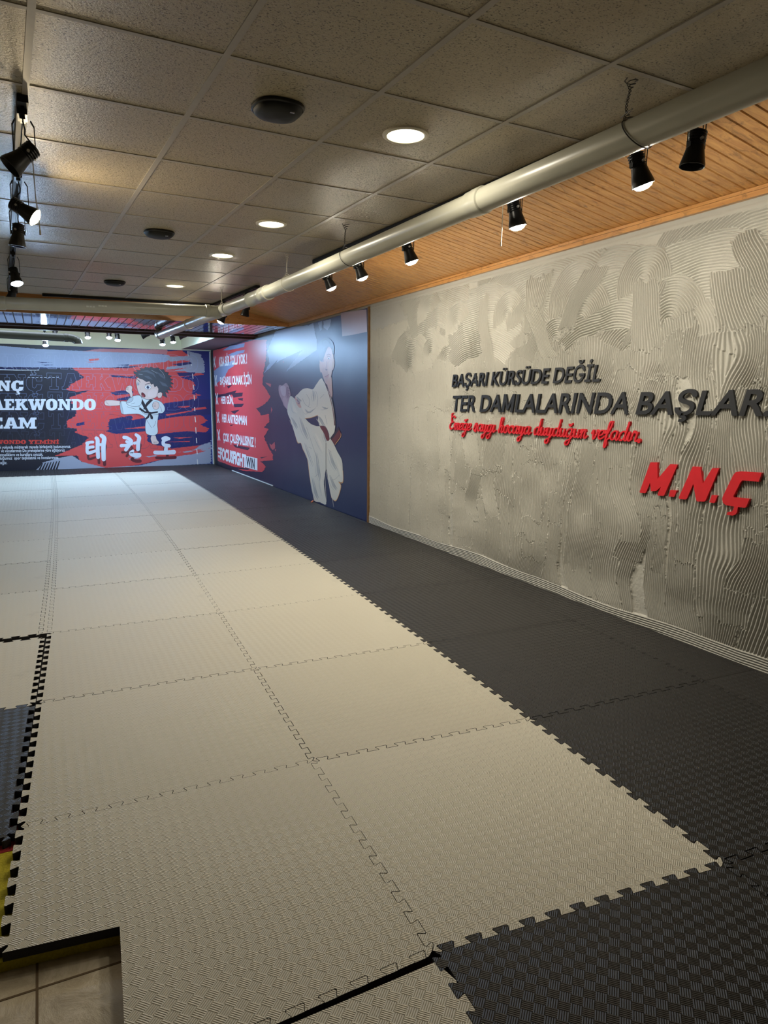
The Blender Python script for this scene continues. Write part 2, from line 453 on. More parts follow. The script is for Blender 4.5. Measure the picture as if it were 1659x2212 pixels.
# sloping pine lining between the tiles and the right wall
XT = gp(IR, 0).x
def zslope(x): return 2.400 + .205*(XW - x)
slope = empty('ceiling_slope'); slope['kind'] = 'structure'
bm = bmesh.new(); bmg = bmesh.new()
y = -2.55; XA = 2.50
k = 0
while y < YFA-.001:
    y1 = min(y + .0685, YFA); g_ = .0065 if k % 2 else .0045
    z_a, z_b = zslope(XA), zslope(XW+.01)
    dz = .004
    hexa(bm, [(XA, y+g_, z_a), (XW+.01, y+g_, z_b), (XW+.01, y1-g_, z_b), (XA, y1-g_, z_a)],
             [(XA, y+g_/4, z_a+.008), (XW+.01, y+g_/4, z_b+.008), (XW+.01, y1-g_/4, z_b+.008), (XA, y1-g_/4, z_a+.008)])
    y = y1; k += 1
obj('planks', bm, M['panel_wood'], slope)
hexa(bmg, [(XA, -2.6, zslope(XA)+.006), (XW+.01, -2.6, zslope(XW+.01)+.006), (XW+.01, YFA, zslope(XW+.01)+.006), (XA, YFA, zslope(XA)+.006)],
          [(XA, -2.6, zslope(XA)+.02), (XW+.01, -2.6, zslope(XW+.01)+.02), (XW+.01, YFA, zslope(XW+.01)+.02), (XA, YFA, zslope(XA)+.02)])
obj('groove_backing', bmg, M['groove_dark'], slope)
# wall trim under the lining
bm = bmesh.new()
box(bm, XW-.022, XW+.01, Y_B, YFA, 2.362, 2.392); box(bm, XW-.032, XW+.01, Y_B, YFA, 2.388, 2.404)
t_ = structure('trim_1', bm, M['trim_wood'])
# fascia across the hall and its small ledge
bm = bmesh.new(); box(bm, X_L, XW, YFA, YFA+.035, ZLOW, 2.80); box(bm, X_L, XW, YFA-.014, YFA, ZLOW-.004, ZLOW+.050)
box(bm, X_L, XW, YFA-.006, YFA, ZLOW+.085, ZLOW+.10)
structure('trim_2', bm, M['fascia_wood'])
# low lacquered slat ceiling
bm = bmesh.new(); x = X_L
low = empty('ceiling_low'); low['kind'] = 'structure'
while x < XW:
    x1 = min(x+.094, XW); box(bm, x+.0035, x1-.0035, YFA+.035, YLO-.03, ZLOW, ZLOW+.012); x = x1+.006 if x1 < XW else XW+1
obj('slat_boards', bm, M['slats'], low)
bm = bmesh.new(); box(bm, X_L, XW, YFA+.035, YLO-.03, ZLOW+.006, ZLOW+.02); obj('backing_board', bm, M['dark_edge'], low)
bm = bmesh.new(); box(bm, X_L, XW, YLO-.06, YLO+.004, ZLOW-.040, ZLOW+.02); structure('trim_3', bm, M['dark_edge'])
bm = bmesh.new(); box(bm, X_L, XW, YLO-.26, YLO-.06, ZLOW-.010, ZLOW+.01); structure('trim_4', bm, M['dark_edge'])
# boxed-in beam over the far end of the right wall
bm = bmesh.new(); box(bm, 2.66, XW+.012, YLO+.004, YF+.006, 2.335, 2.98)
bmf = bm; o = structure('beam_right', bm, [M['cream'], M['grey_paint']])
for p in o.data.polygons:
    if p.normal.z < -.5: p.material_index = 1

# ------------------------------------------------------------------ flat prints on the walls
LEVEL = {'far': 0.0, 'right': 0.0}
class Sheet:
    """collects flat coloured pieces of one printed part; on build each piece gets its own hair-thin level"""
    def __init__(s, wall, flat=False):
        s.wall = wall; s.flat = flat; s.bm = bmesh.new(); s.mats = []; s.pieces = []
    def mi(s, m):
        if m not in s.mats: s.mats.append(m)
        return s.mats.index(m)
    def add(s, lift, pts, tris, m): s.pieces.append((lift, len(s.pieces), pts, tris, s.mi(m)))
    def poly_w(s, loops, m, lift):
        L = [[Vector((a, b, 0)) for a, b in lp] for lp in loops]
        s.add(lift, [(v.x, v.y) for lp in L for v in lp], [tuple(t) for t in tessellate_polygon(L)], m)
    def px(s, pts):
        f = on_far if s.wall == 'far' else on_right
        return [f(x, y) for x, y in pts]
    def poly(s, pts, m, lift, holes=()):
        s.poly_w([s.px(pts)] + [s.px(h) for h in holes], m, lift)
    def ribbon(s, pts, w, closed):
        n = len(pts); L, R_ = [], []
        ws = w if isinstance(w, (list, tuple)) else [w]*n
        for i in range(n):
            p, q = (pts[i-1], pts[(i+1) % n]) if closed else (pts[max(i-1, 0)], pts[min(i+1, n-1)])
            a = Vector((pts[i][0]-p[0], pts[i][1]-p[1])); b = Vector((q[0]-pts[i][0], q[1]-pts[i][1]))
            na = Vector((-a.y, a.x)).normalized() if a.length > 1e-9 else None; nb = Vector((-b.y, b.x)).normalized() if b.length > 1e-9 else None
            if na is None: na = nb
            if nb is None: nb = na
            m_ = (na+nb); m_ = m_.normalized() if m_.length > .2 else na
            k = ws[i]/2/max(.55, m_.dot(na)); L.append((pts[i][0]+m_.x*k, pts[i][1]+m_.y*k)); R_.append((pts[i][0]-m_.x*k, pts[i][1]-m_.y*k))
        return L, R_
    def outline(s, pts, w, m, lift):               # closed contour line, width in photo pixels
        pts = [p for i, p in enumerate(pts) if math.hypot(p[0]-pts[i-1][0], p[1]-pts[i-1][1]) > .02]
        L, R_ = s.ribbon(pts, w, True); n = len(L); t = []
        for i in range(n):
            k = (i+1) % n; t += [(i, n+i, n+k), (i, n+k, k)]
        s.add(lift, s.px(L+R_), t, m)
    def stroke(s, pts, w, m, lift, n=8):           # round-ended brush line
        ws = list(w) if isinstance(w, (list, tuple)) else [w]*len(pts)
        P, W_ = [], []
        N = len(pts)
        for i in range(N-1):
            p0, p1, p2, p3 = pts[max(i-1, 0)], pts[i], pts[i+1], pts[min(i+2, N-1)]
            st = 1 if N == 2 else 5
            for k in range(st):
                t = k/st
                P.append(tuple(.5*((2*p1[a]) + (-p0[a]+p2[a])*t + (2*p0[a]-5*p1[a]+4*p2[a]-p3[a])*t*t + (-p0[a]+3*p1[a]-3*p2[a]+p3[a])*t**3) for a in (0, 1)))
                W_.append(ws[i]*(1-t) + ws[i+1]*t)
        P.append(pts[-1]); W_.append(ws[-1])
        L, R_ = s.ribbon(P, W_, False); m_ = len(P); q = L+R_; t = []
        for i in range(m_-1): t += [(i, m_+i, m_+i+1), (i, m_+i+1, i+1)]
        for (c, d, wd, ia, ib) in ((P[0], P[1], W_[0], 0, m_), (P[-1], P[-2], W_[-1], m_-1, 2*m_-1)):
            th = math.atan2(c[1]-d[1], c[0]-d[0]); b0_ = len(q)
            for k in range(n+1): q.append((c[0]+wd/2*math.cos(th-PI/2+PI*k/n), c[1]+wd/2*math.sin(th-PI/2+PI*k/n)))
            for k in range(1, n): t.append((b0_, b0_+k, b0_+k+1))
        s.add(lift, s.px(q), t, m)
    def build(s, name, parent):
        z = LEVEL[s.wall] + .00004
        want = Vector((0, -1, 0)) if s.wall == 'far' else Vector((-1, 0, 0))
        for lift, _, pts, tris, k in sorted(s.pieces, key=lambda a: (a[0], a[1])):
            if not s.flat: z += .000012
            vv = [s.bm.verts.new((u, YF-.0035-z, w) if s.wall == 'far' else (XW-.0035-z, u, w)) for u, w in pts]
            for a, b, c in tris:
                try: f = s.bm.faces.new((vv[a], vv[b], vv[c]))
                except ValueError: continue
                f.normal_update(); f.material_index = k
                if f.normal.dot(want) < 0: f.normal_flip()
        LEVEL[s.wall] = z
        return obj(name, s.bm, s.mats, parent)
def jag(pts, amp=3.0, step=5.0, seed=0, horiz=2.2):
    r = random.Random(seed*977+len(pts)); out = []
    for a, b in zip(pts, pts[1:]+pts[:1]):
        d = math.hypot(b[0]-a[0], b[1]-a[1]); n = max(1, int(d/step))
        for k in range(n):
            t = k/n; j = 0 if k == 0 else 1
            out.append((a[0]+(b[0]-a[0])*t + j*r.uniform(-amp, amp)*horiz, a[1]+(b[1]-a[1])*t + j*r.uniform(-amp, amp)*.35))
    return out
def smooth_poly(pts, n=5):
    out = []; N = len(pts)
    for i in range(N):
        p0, p1, p2, p3 = pts[i-1], pts[i], pts[(i+1) % N], pts[(i+2) % N]
        for k in range(n):
            t = k/n
            out.append(tuple(.5*((2*p1[a]) + (-p0[a]+p2[a])*t + (2*p0[a]-5*p1[a]+4*p2[a]-p3[a])*t*t + (-p0[a]+3*p1[a]-3*p2[a]+p3[a])*t**3) for a in (0, 1)))
    return out
def rnd(w, h, ox=0, oy=0, p=3.0, n=28):
    out = []
    for k in range(n):
        a = 2*PI*k/n; c, s_ = math.cos(a), math.sin(a); q = (abs(c)**p + abs(s_)**p)**(-1/p)
        out.append((ox + w/2*(1+c*q), oy + h/2*(1+s_*q)))
    return out
SLAB = {   # heavy slab capitals: (advance, outer, holes)
 'T': (1.0, [(0,1),(.95,1),(.95,.66),(.80,.66),(.76,.82),(.63,.82),(.63,.18),(.76,.18),(.76,0),(.19,0),(.19,.18),(.32,.18),(.32,.82),(.19,.82),(.15,.66),(0,.66)], []),
 'E': (.92, [(0,1),(.83,1),(.83,.66),(.68,.66),(.64,.82),(.44,.82),(.44,.6),(.6,.6),(.6,.42),(.44,.42),(.44,.18),(.66,.18),(.70,.34),(.86,.34),(.86,0),(0,0),(0,.18),(.12,.18),(.12,.82),(0,.82)], []),
 'N': (1.15, [(0,1),(.42,1),(.78,.42),(.78,.82),(.66,.82),(.66,1),(1.1,1),(1.1,.82),(1.0,.82),(1.0,0),(.74,0),(.34,.62),(.34,.18),(.46,.18),(.46,0),(0,0),(0,.18),(.12,.18),(.12,.82),(0,.82)], []),
 'K': (1.1, [(0,1),(.52,1),(.52,.82),(.42,.82),(.42,.62),(.62,.82),(.56,.82),(.56,1),(1.02,1),(1.02,.82),(.92,.82),(.70,.60),(.95,.18),(1.08,.18),(1.08,0),(.74,0),(.50,.42),(.42,.34),(.42,.18),(.52,.18),(.52,0),(0,0),(0,.18),(.12,.18),(.12,.82),(0,.82)], []),
 'W': (1.5, [(0,1),(.5,1),(.5,.82),(.42,.82),(.52,.36),(.66,.82),(.6,.82),(.6,1),(.98,1),(.98,.82),(.92,.82),(1.04,.36),(1.13,.82),(1.06,.82),(1.06,1),(1.5,1),(1.5,.82),(1.4,.82),(1.18,0),(.9,0),(.77,.44),(.64,0),(.34,0),(.1,.82),(0,.82)], []),
 'A': (1.14, [(.36,1),(.78,1),(1.05,.18),(1.15,.18),(1.15,0),(.66,0),(.66,.18),(.73,.18),(.70,.28),(.45,.28),(.42,.18),(.49,.18),(.49,0),(0,0),(0,.18),(.1,.18)], [[(.50,.43),(.65,.43),(.575,.74)]]),
 'M': (1.44, [(0,1),(.44,1),(.7,.45),(.96,1),(1.4,1),(1.4,.82),(1.28,.82),(1.28,.18),(1.4,.18),(1.4,0),(.86,0),(.86,.18),(.96,.18),(.96,.62),(.72,.05),(.66,.05),(.36,.62),(.36,.18),(.46,.18),(.46,0),(0,0),(0,.18),(.12,.18),(.12,.82),(0,.82)], []),
 'D': (1.07, [(0,1),(.55,1),(.85,.92),(1.03,.7),(1.03,.3),(.85,.08),(.55,0),(0,0),(0,.18),(.12,.18),(.12,.82),(0,.82)], [[(.44,.82),(.58,.78),(.68,.65),(.68,.35),(.58,.22),(.44,.18)]]),
 'O': (1.02, rnd(.98, 1.04, 0, -.02, 2.5), [rnd(.26, .64, .36, .18, 2.6)]),
 'Ç': (1.0, [(.95,.98),(.95,.62),(.62,.62),(.6,.76),(.5,.82),(.38,.76),(.36,.5),(.38,.24),(.5,.18),(.6,.26),(.62,.4),(.97,.4),(.9,.1),(.62,-.02),(.60,-.10),(.72,-.16),(.66,-.3),(.36,-.32),(.36,-.24),(.52,-.22),(.5,-.16),(.42,-.14),(.42,-.02),(.15,.1),(0,.35),(0,.65),(.15,.9),(.4,1.02),(.7,.98),(.76,.92),(.8,.98)], []),
 'Y': (1.08, [(0,1),(.5,1),(.5,.82),(.43,.82),(.55,.6),(.66,.82),(.6,.82),(.6,1),(1.08,1),(1.08,.82),(.98,.82),(.70,.42),(.70,.18),(.82,.18),(.82,0),(.26,0),(.26,.18),(.38,.18),(.38,.42),(.1,.82),(0,.82)], []),
 'İ': (.58, [(0,1),(.54,1),(.54,.82),(.42,.82),(.42,.18),(.54,.18),(.54,0),(0,0),(0,.18),(.12,.18),(.12,.82),(0,.82)], []),
 ' ': (.42, [], [])}
def slab_text(sh, txt, x0, x1, ytop, ybot, m, lift, outline=0, slope_px=0.0, right_align=True):
    """slab capitals between photo x0..x1; outline > 0 draws only the contour"""
    tw = sum(SLAB[c][0] for c in txt); sx = (x1-x0)/tw; cx = 0
    for c in txt:
        adv, out, holes = SLAB[c]
        def mp(q):
            x = x0+(cx+q[0])*sx; return (x, ybot + (ytop-ybot)*q[1] + slope_px*(x-x1))
        if out:
            if not outline: sh.poly([mp(q) for q in out], m, lift, [[mp(q) for q in h] for h in holes])
            else:
                for lp in [out]+list(holes):
                    L = [mp(q) for q in lp]
                    sh.outline(L, outline, m, lift)
            if c == 'İ': sh.poly([mp(q) for q in ((.14,1.08),(.14,1.26),(.40,1.26),(.40,1.08))], m, lift)
        cx += adv
def text_islands(txt, bold=0.0, extrude=0.0):
    c = bpy.data.curves.new('lettering', 'FONT'); c.body = txt; c.offset = bold; c.extrude = extrude; c.resolution_u = 4
    o = bpy.data.objects.new('lettering', c); COL.objects.link(o)
    dg = bpy.context.evaluated_depsgraph_get(); me = bpy.data.meshes.new_from_object(o.evaluated_get(dg))
    V = np.array([v.co[:] for v in me.vertices]); F = [tuple(p.vertices) for p in me.polygons]
    bpy.data.objects.remove(o); bpy.data.curves.remove(c); bpy.data.meshes.remove(me)
    return V, F
def print_text(sh, txt, quad, m, lift, bold=.02, shear=0.0):
    """quad: photo points of bottom-left, bottom-right, top-right, top-left"""
    V, F = text_islands(txt, bold); x0, x1 = V[:, 0].min(), V[:, 0].max(); y0, y1 = 0.0, .70
    Q = [Vector(q) for q in sh.px(quad)]; vv = []
    for v in V:
        s_ = (v[0]-x0)/(x1-x0) + shear*(v[1]/.7); t = (v[1]-y0)/(y1-y0)
        p = Q[0] + (Q[1]-Q[0])*s_; q = Q[3] + (Q[2]-Q[3])*s_; w = p + (q-p)*t
        vv.append((w.x, w.y))
    sh.add(lift, vv, [(f[0], f[i], f[i+1]) for f in F for i in range(1, len(f)-1)], m)

RED = (.68, .085, .085); GREYB = (.36, .40, .50); PALE = (.72, .80, .92); WHITE = (.80, .84, .88); NAVY = (.018, .022, .075)
# ---- far mural
far = empty('printed_mural', (-.6, YF, 0))
tag(far, 'printed wall mural with a martial arts cartoon and slab lettering on the far wall', 'mural')
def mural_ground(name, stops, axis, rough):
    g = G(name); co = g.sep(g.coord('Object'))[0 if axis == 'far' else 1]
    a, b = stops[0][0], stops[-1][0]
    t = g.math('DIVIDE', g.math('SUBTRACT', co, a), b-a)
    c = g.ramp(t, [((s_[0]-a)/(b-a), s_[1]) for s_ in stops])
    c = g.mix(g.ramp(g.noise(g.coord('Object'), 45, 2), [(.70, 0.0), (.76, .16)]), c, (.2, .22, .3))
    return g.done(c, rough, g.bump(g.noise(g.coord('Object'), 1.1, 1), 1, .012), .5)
mg = mural_ground('mural_ground_far', [(-4., (.016, .017, .024)), (.35, (.020, .022, .036)), (1.3, (.022, .034, .13)), (3.3, (.018, .034, .20))], 'far', .33)
bm = bmesh.new(); box(bm, -4.0, 3.232, YF-.002, YF+.0055, .0, ZFT)
p_ = obj('printed_sheet', bm, mg, far); p_.matrix_parent_inverse = Matrix.Translation(-far.location)
def fc(pts, k=3.6066, ox=0, oy=740): return [(ox+x/k, oy+y/k) for x, y in pts]
sh = Sheet('far')
i_red, i_gb, i_pale = ink(*RED), ink(*GREYB), ink(*PALE)
i_navy = ink(.020, .030, .14); i_pink = ink(.52, .20, .24); i_char = ink(.018, .019, .03)
for k, pts in enumerate([
 [(560,195),(1050,200),(1060,560),(850,600),(820,985),(640,940),(600,880),(430,882),(640,795),(690,740),(585,700),(600,670),(520,660),(520,612),(590,570),(600,540),(540,430),(620,400),(710,370),(600,385),(515,367),(560,320),(655,270),(620,240)],
 [(1000,200),(1270,150),(1290,70),(1420,60),(1500,120),(1530,220),(1590,250),(1400,270),(1500,300),(1520,330),(1490,400),(1540,410),(1530,440),(1300,470),(1000,530)],
 [(1180,620),(1300,585),(1560,560),(1620,610),(1560,640),(1630,670),(1600,700),(1450,690),(1200,715)],
 [(640,785),(1140,765),(1190,790),(1340,825),(1500,800),(1640,765),(1640,850),(1350,890),(1100,950),(830,982),(640,932)],
 [(1030,200),(1200,205),(1200,640),(1030,640)], [(700,700),(1150,650),(1150,790),(700,800)]]):
    sh.poly(fc(jag(pts, 4, 6, k+1)), i_red, .001)
for k, pts in enumerate([
 [(-1400,25),(0,25),(300,50),(640,65),(1000,75),(1300,95),(1350,122),(1290,150),(1250,170),(1040,182),(860,195),(560,196),(0,190),(-1400,180)],
 [(1470,68),(1560,90),(1590,150),(1590,235),(1480,240),(1440,222),(1350,222),(1480,190),(1400,165),(1480,120)],
 [(1290,110),(1480,105),(1480,130),(1330,150)], [(1300,190),(1500,165),(1500,190),(1300,212)],
 [(285,995),(330,935),(450,900),(560,880),(640,930),(820,975),(1100,955),(1350,890),(1500,870),(1645,835),(1645,942),(820,987),(450,992)],
 [(1560,800),(1645,760),(1645,840),(1480,850)]]):
    sh.poly(fc(jag(pts, 3.5, 6, k+31)), i_gb if k != 0 else ink(.33, .42, .62), .002)
sh.poly(fc(jag([(640,68),(780,48),(1300,55),(1300,92),(1000,78)], 4, 12, 77)), i_pink, .003)
for k, pts in enumerate([[(690,130),(770,122),(775,136),(700,146)], [(1000,176),(1300,150),(1480,140),(1470,156),(1200,176),(1010,184)], [(665,150),(760,152),(700,156)]]):
    sh.poly(fc(jag(pts, 2, 9, k+91)), i_red, .003)
for k, pts in enumerate([
 [(830,655),(870,640),(1000,610),(1140,585),(1140,640),(980,655),(900,668)], [(825,690),(870,668),(1000,672),(1140,668),(1140,690),(900,712)],
 [(858,388),(960,372),(1040,380),(1040,396),(900,412)], [(900,440),(1040,412),(1040,446),(930,452)],
 [(1240,500),(1500,440),(1640,445),(1645,560),(1400,575),(1240,598)], [(1200,722),(1450,692),(1640,705),(1645,775),(1560,800),(1340,824),(1180,790)],
 [(290,150),(410,154),(330,160)], [(320,172),(415,174),(350,178)], [(910,176),(1010,170),(1000,180)], [(1340,168),(1480,150),(1500,165),(1400,182)],
 [(850,250),(1060,270),(1060,282),(880,268)], [(990,270),(1060,255),(1060,265)], [(1370,235),(1520,232),(1500,262),(1400,262)],
 [(600,628),(665,616),(660,640),(600,650)], [(0,195),(560,196),(480,202),(0,204)]]):
    sh.poly(fc(jag(pts, 3.5, 6, k+131)), i_navy, .004)
for k, pts in enumerate([[(1290,560),(1500,528),(1500,536),(1300,572)], [(1380,500),(1500,490),(1440,510)], [(1490,515),(1600,500),(1610,515),(1500,530)],
                         [(1300,775),(1480,765),(1480,775)], [(1350,740),(1500,735),(1400,750)], [(1520,395),(1570,410),(1530,415)]]):
    sh.poly(fc(jag(pts, 3, 10, k+171)), i_red, .005)
# streaks along the bottom, pale fringe on the left
for k in range(9):
    x = 1000 + k*70; y = 905 - k*9
    sh.poly(fc(jag([(x, y), (x+150, y-22), (x+160, y-16), (x+20, y+8)], 3, 12, k+201)), i_red if k % 2 else i_gb, .005)
for k in range(7):
    x = 300 + k*22; sh.poly(fc([(x, 990), (x+28, 940-k*3), (x+36, 940-k*3), (x+14, 992)]), i_char, .005)
sh.poly(fc([(-300,205),(0,208),(160,212),(305,213),(305,217),(140,218),(0,215),(-300,212)]), i_pale, .005)
for x in range(215, 460, 32): sh.poly(fc([(x, 268), (x+20, 270), (x+20, 274), (x, 272)]), i_pale, .005)
pb = sh.build('brush_strokes', far); pb.matrix_parent_inverse = Matrix.Translation(-far.location)
# rows of outlined letters behind
sh = Sheet('far', True)
oc = [ink(.42, .52, .74), ink(.26, .34, .58), ink(.20, .27, .46), ink(.12, .15, .26), ink(.07, .08, .13)]
for r_, (yt, yb, dx) in enumerate([(100, 225, 0), (258, 385, 14), (405, 530, 22), (550, 690, 30), (700, 830, 38)]):
    a = fc([(350+dx, yt), (1545+dx*.3, yb)])
    slab_text(sh, 'TAEKWONDO', a[0][0], a[1][0], a[0][1]+0, a[1][1], oc[r_], .006, .45, .018)
    a = fc([(-140+dx, yt), (318+dx, yb)])
    slab_text(sh, 'MNÇ', a[0][0], a[1][0], a[0][1]-1.5, a[1][1]-1.5, oc[r_], .006, .45, .018)
po = sh.build('letter_outlines', far); po.matrix_parent_inverse = Matrix.Translation(-far.location)
# headline
sh = Sheet('far'); iw = ink(.74, .80, .88)
def far_part(name, sheet):
    o = sheet.build(name, far); o.matrix_parent_inverse = Matrix.Translation(-far.location)
for tx_, *a_ in (('MNÇ', -46, 51.5, 822, 845, iw), ('TAEKWONDO', -46, 208, 862, 886, iw), ('TEAM', -46, 80, 902, 926, iw), ('TAEKWONDO YEMİNİ', -58, 128, 950.5, 959, ink(.62, .06, .05))):
    sh = Sheet('far'); slab_text(sh, tx_, *a_, .007); far_part('lettering_line', sh)
for k, (s_, xa, xb, yb) in enumerate([('Atatürk yolunda müşterek gayede birleşmiş bulunuyoruz.', -22, 153, 967.3), ('ve vücutlarımızı Do prensiplerine göre eğitiyoruz.', 2, 141, 975.2),
        ('yönetmeliklere ve kurallara uyacak,', -14, 93, 984.3), ('bulunduğumuz  spor teşkilatına ve hocalarımıza', -20, 126, 991.3), ('edeceğiz.', -14, 15.5, 1002.5)]):
    sl = -.022; sh = Sheet('far')
    print_text(sh, s_, [(xa, yb+(xb-xa)*.012), (xb, yb), (xb, yb-6.4), (xa, yb-6.4+(xb-xa)*.012)], iw, .007, .015)
    far_part('lettering_line', sh)
# brush-written characters with their shadows
sh = Sheet('far')
def zc(pts, ox, oy, k=5.95): return [(ox+x/k, oy+y/k) for x, y in pts]
brush = [([(228,462),(262,448),(300,446)], [6.5,5,5]), ([(228,525),(270,512),(305,508)], [6,5,5]), ([(232,470),(226,520),(240,585),(330,560)], [5,5,6,5]),
         ([(345,395),(362,420),(362,520),(368,640)], [6,7,7,6.5]), ([(362,480),(410,478)], [5,5]), ([(410,362),(446,400),(436,500),(440,665)], [6.5,8,8,7.5]),
         ([(702,385),(745,395),(795,435),(760,490),(725,545)], [6,6,6,7,6]), ([(668,492),(720,488),(775,478)], [6,5,5]), ([(735,440),(800,470)], [5,5]),
         ([(855,350),(895,390),(885,450),(880,540)], [5,7,7,6.5]), ([(835,460),(880,450)], [5,5]), ([(815,560),(790,590),(840,615),(895,615)], [5,7,8,8])]
do_ = [([(290,378),(325,368),(362,380)], [5.5,6,5.5]), ([(345,385),(300,405),(300,450),(365,465)], [5,6,6,6]), ([(330,470),(325,540)], [6,7]), ([(196,545),(300,548),(420,540)], [6.5,7,8])]
for grp, kk, ox_, sdx, sdy in ((brush[:6], 5.95, 150, 2, 17), (brush[6:], 5.95, 150, 2, 17), (do_, 5.6, 300, 3, 15)):
    sh = Sheet('far')
    for pts, ws in grp:
        q = [(x+sdx, y+sdy*(.75+(980-y)/200)) for x, y in zc(pts, ox_, 880, kk)]; sh.stroke(q, [w*.9 for w in ws], ink(.15, .03, .04), .006)
    far_part('character_shadow', sh); sh = Sheet('far')
    for pts, ws in grp: sh.stroke(zc(pts, ox_, 880, kk), [w*1.25 for w in ws], iw, .008)
    far_part('brush_character', sh)
# cartoon child kicking
sh = Sheet('far'); kit = ink(.62, .72, .74); kit2 = ink(.45, .55, .60); skin = ink(.74, .60, .55); skin2 = ink(.60, .42, .42); line = ink(.02, .022, .035); hair = ink(.055, .075, .10); hair2 = ink(.10, .13, .18)
def ocf(pts, m, lift, w=1.0, k=5.95, ox=300, oy=740, sm=4):
    p = zc(smooth_poly(pts, sm) if sm else pts, ox, oy, k)
    if w:
        sh.outline(p, w*1.5, line, lift-.00005)
    sh.poly(p, m, lift)
F5 = dict(k=3.6066, ox=0, oy=740)
ocf([(818,455),(850,448),(900,452),(945,462),(940,485),(880,492),(830,490),(816,478)], skin, .008, .8, **F5)           # kicking foot
for x in (824, 832, 840): sh.stroke(fc([(x-4, 462+(x-824)), (x+8, 464+(x-824))]), .5, line, .0086)
ocf([(940,460),(1000,462),(1080,470),(1140,500),(1230,520),(1228,600),(1225,640),(1228,700),(1200,722),(1150,715),(1135,690),(1132,640),(1136,600),(1120,575),(1080,556),(1010,556),(955,555),(942,510)], kit, .009, .9, **F5)
ocf([(940,462),(952,510),(958,553),(944,545),(936,500)], kit2, .0105, .6, **F5)
ocf([(1185,722),(1210,725),(1220,755),(1236,775),(1228,790),(1190,790),(1180,770),(1174,745)], skin, .008, .8, **F5)
for x in (1194, 1204, 1214, 1222): sh.stroke(fc([(x, 772), (x-2, 786)]), .5, line, .0096)
ocf([(1085,430),(1130,425),(1190,440),(1240,455),(1270,480),(1284,520),(1265,548),(1235,550),(1225,560),(1140,560),(1100,530),(1085,500)], kit, .011, .9, **F5)
ocf([(1030,420),(1085,412),(1105,440),(1098,480),(1060,498),(1010,490),(985,470),(1000,440)], kit, .012, .9, **F5)     # raised sleeve
ocf([(1030,420),(1036,440),(1020,462),(990,470),(984,462),(1005,440)], kit2, .013, .6, **F5)
ocf([(985,350),(1000,338),(1020,336),(1030,350),(1026,372),(1032,400),(1030,420),(1018,425),(1010,400),(996,388),(980,375)], skin, .014, .8, **F5)
for y in (350, 358, 366): sh.stroke(fc([(984, y), (1002, y+3)]), .5, line, .0146)
ocf([(1195,470),(1215,462),(1235,472),(1238,500),(1222,520),(1200,515),(1188,492)], skin, .0145, .8, **F5)
for y in (476, 486, 496): sh.stroke(fc([(1194, y), (1212, y+3)]), .5, line, .015)
for pts in ([(1108,440),(1130,480),(1150,520),(1165,545),(1150,548),(1120,510),(1100,470)], [(1195,445),(1150,490),(1130,520),(1115,520),(1140,470),(1170,440)],
            [(1082,520),(1130,550),(1180,556),(1230,546),(1230,535),(1180,542),(1130,535),(1090,505)],
            [(1160,545),(1150,570),(1130,592),(1140,600),(1160,585),(1170,550)], [(1172,548),(1192,580),(1190,598),(1174,596),(1166,560)]):
    sh.poly(fc(pts), line, .0135)
for pts in ([(1140,600),(1165,640),(1180,665)], [(1215,610),(1205,640),(1190,660)], [(1060,560),(1100,575)], [(1020,480),(1050,470)], [(1250,500),(1262,540)], [(990,500),(1060,520)]):
    sh.stroke(fc(pts), .55, line, .0152)
ocf([(1060,300),(1066,340),(1078,385),(1100,418),(1130,438),(1175,440),(1215,425),(1232,400),(1236,360),(1200,310),(1130,275),(1075,275)], skin, .016, 1.0, **F5)
ocf([(1170,370),(1215,365),(1225,395),(1205,420),(1160,425),(1150,400)], ink(.78, .66, .62), .0165, 0, **F5)
ocf([(1228,395),(1250,385),(1262,400),(1255,425),(1235,430),(1225,415)], skin, .0165, .8, **F5)
hp = [(1042,225),(1075,235),(1060,215),(1100,218),(1090,200),(1125,205),(1130,193),(1165,198),(1175,190),(1200,202),(1230,196),(1250,212),(1275,210),(1285,232),(1312,235),(1305,252),(1335,262),(1318,275),(1345,290),(1322,300),(1352,322),(1325,325),(1342,350),(1315,348),(1330,372),(1302,365),(1312,395),(1285,382),(1300,428),(1268,412),(1272,395),(1250,384),(1232,392),(1236,360),(1222,335),(1205,345),(1195,318),(1180,325),(1165,300),(1140,305),(1110,285),(1085,278),(1070,262),(1058,268),(1062,250),(1045,242)]
ocf(hp, hair, .018, .8, sm=0, **F5)
for pts in ([(1090,225),(1150,215),(1200,240),(1215,280),(1190,250),(1140,230)], [(1215,225),(1265,250),(1290,290),(1250,265)], [(1240,300),(1290,320),(1310,345),(1265,335)], [(1120,260),(1160,262),(1190,290),(1150,280)]):
    sh.poly(fc(pts), hair2, .0186)
for pts, w_ in (([(1240,208),(1270,240),(1285,275)], .5), ([(1180,215),(1225,240)], .5), ([(1080,245),(1110,250)], .5)): sh.stroke(fc(pts), w_, ink(.5, .58, .66), .019)
for cx, cy, rx, ry in ((1075, 322, 9, 15), (1152, 348, 24, 17)):
    e = [(cx+rx*math.cos(a/16*2*PI), cy+ry*math.sin(a/16*2*PI)) for a in range(16)]
    sh.poly(fc(e), ink(.85, .88, .90), .017)
    sh.outline(fc(e), .45, line, .0172)
    e = [(cx+rx*.45*math.cos(a/12*2*PI), cy+ry*.72*math.sin(a/12*2*PI)) for a in range(12)]; sh.poly(fc(e), ink(.03, .05, .11), .0176)
    sh.poly(fc([(cx+2, cy-6), (cx+6, cy-6), (cx+6, cy-2), (cx+2, cy-2)]), ink(.8, .85, .9), .0180)
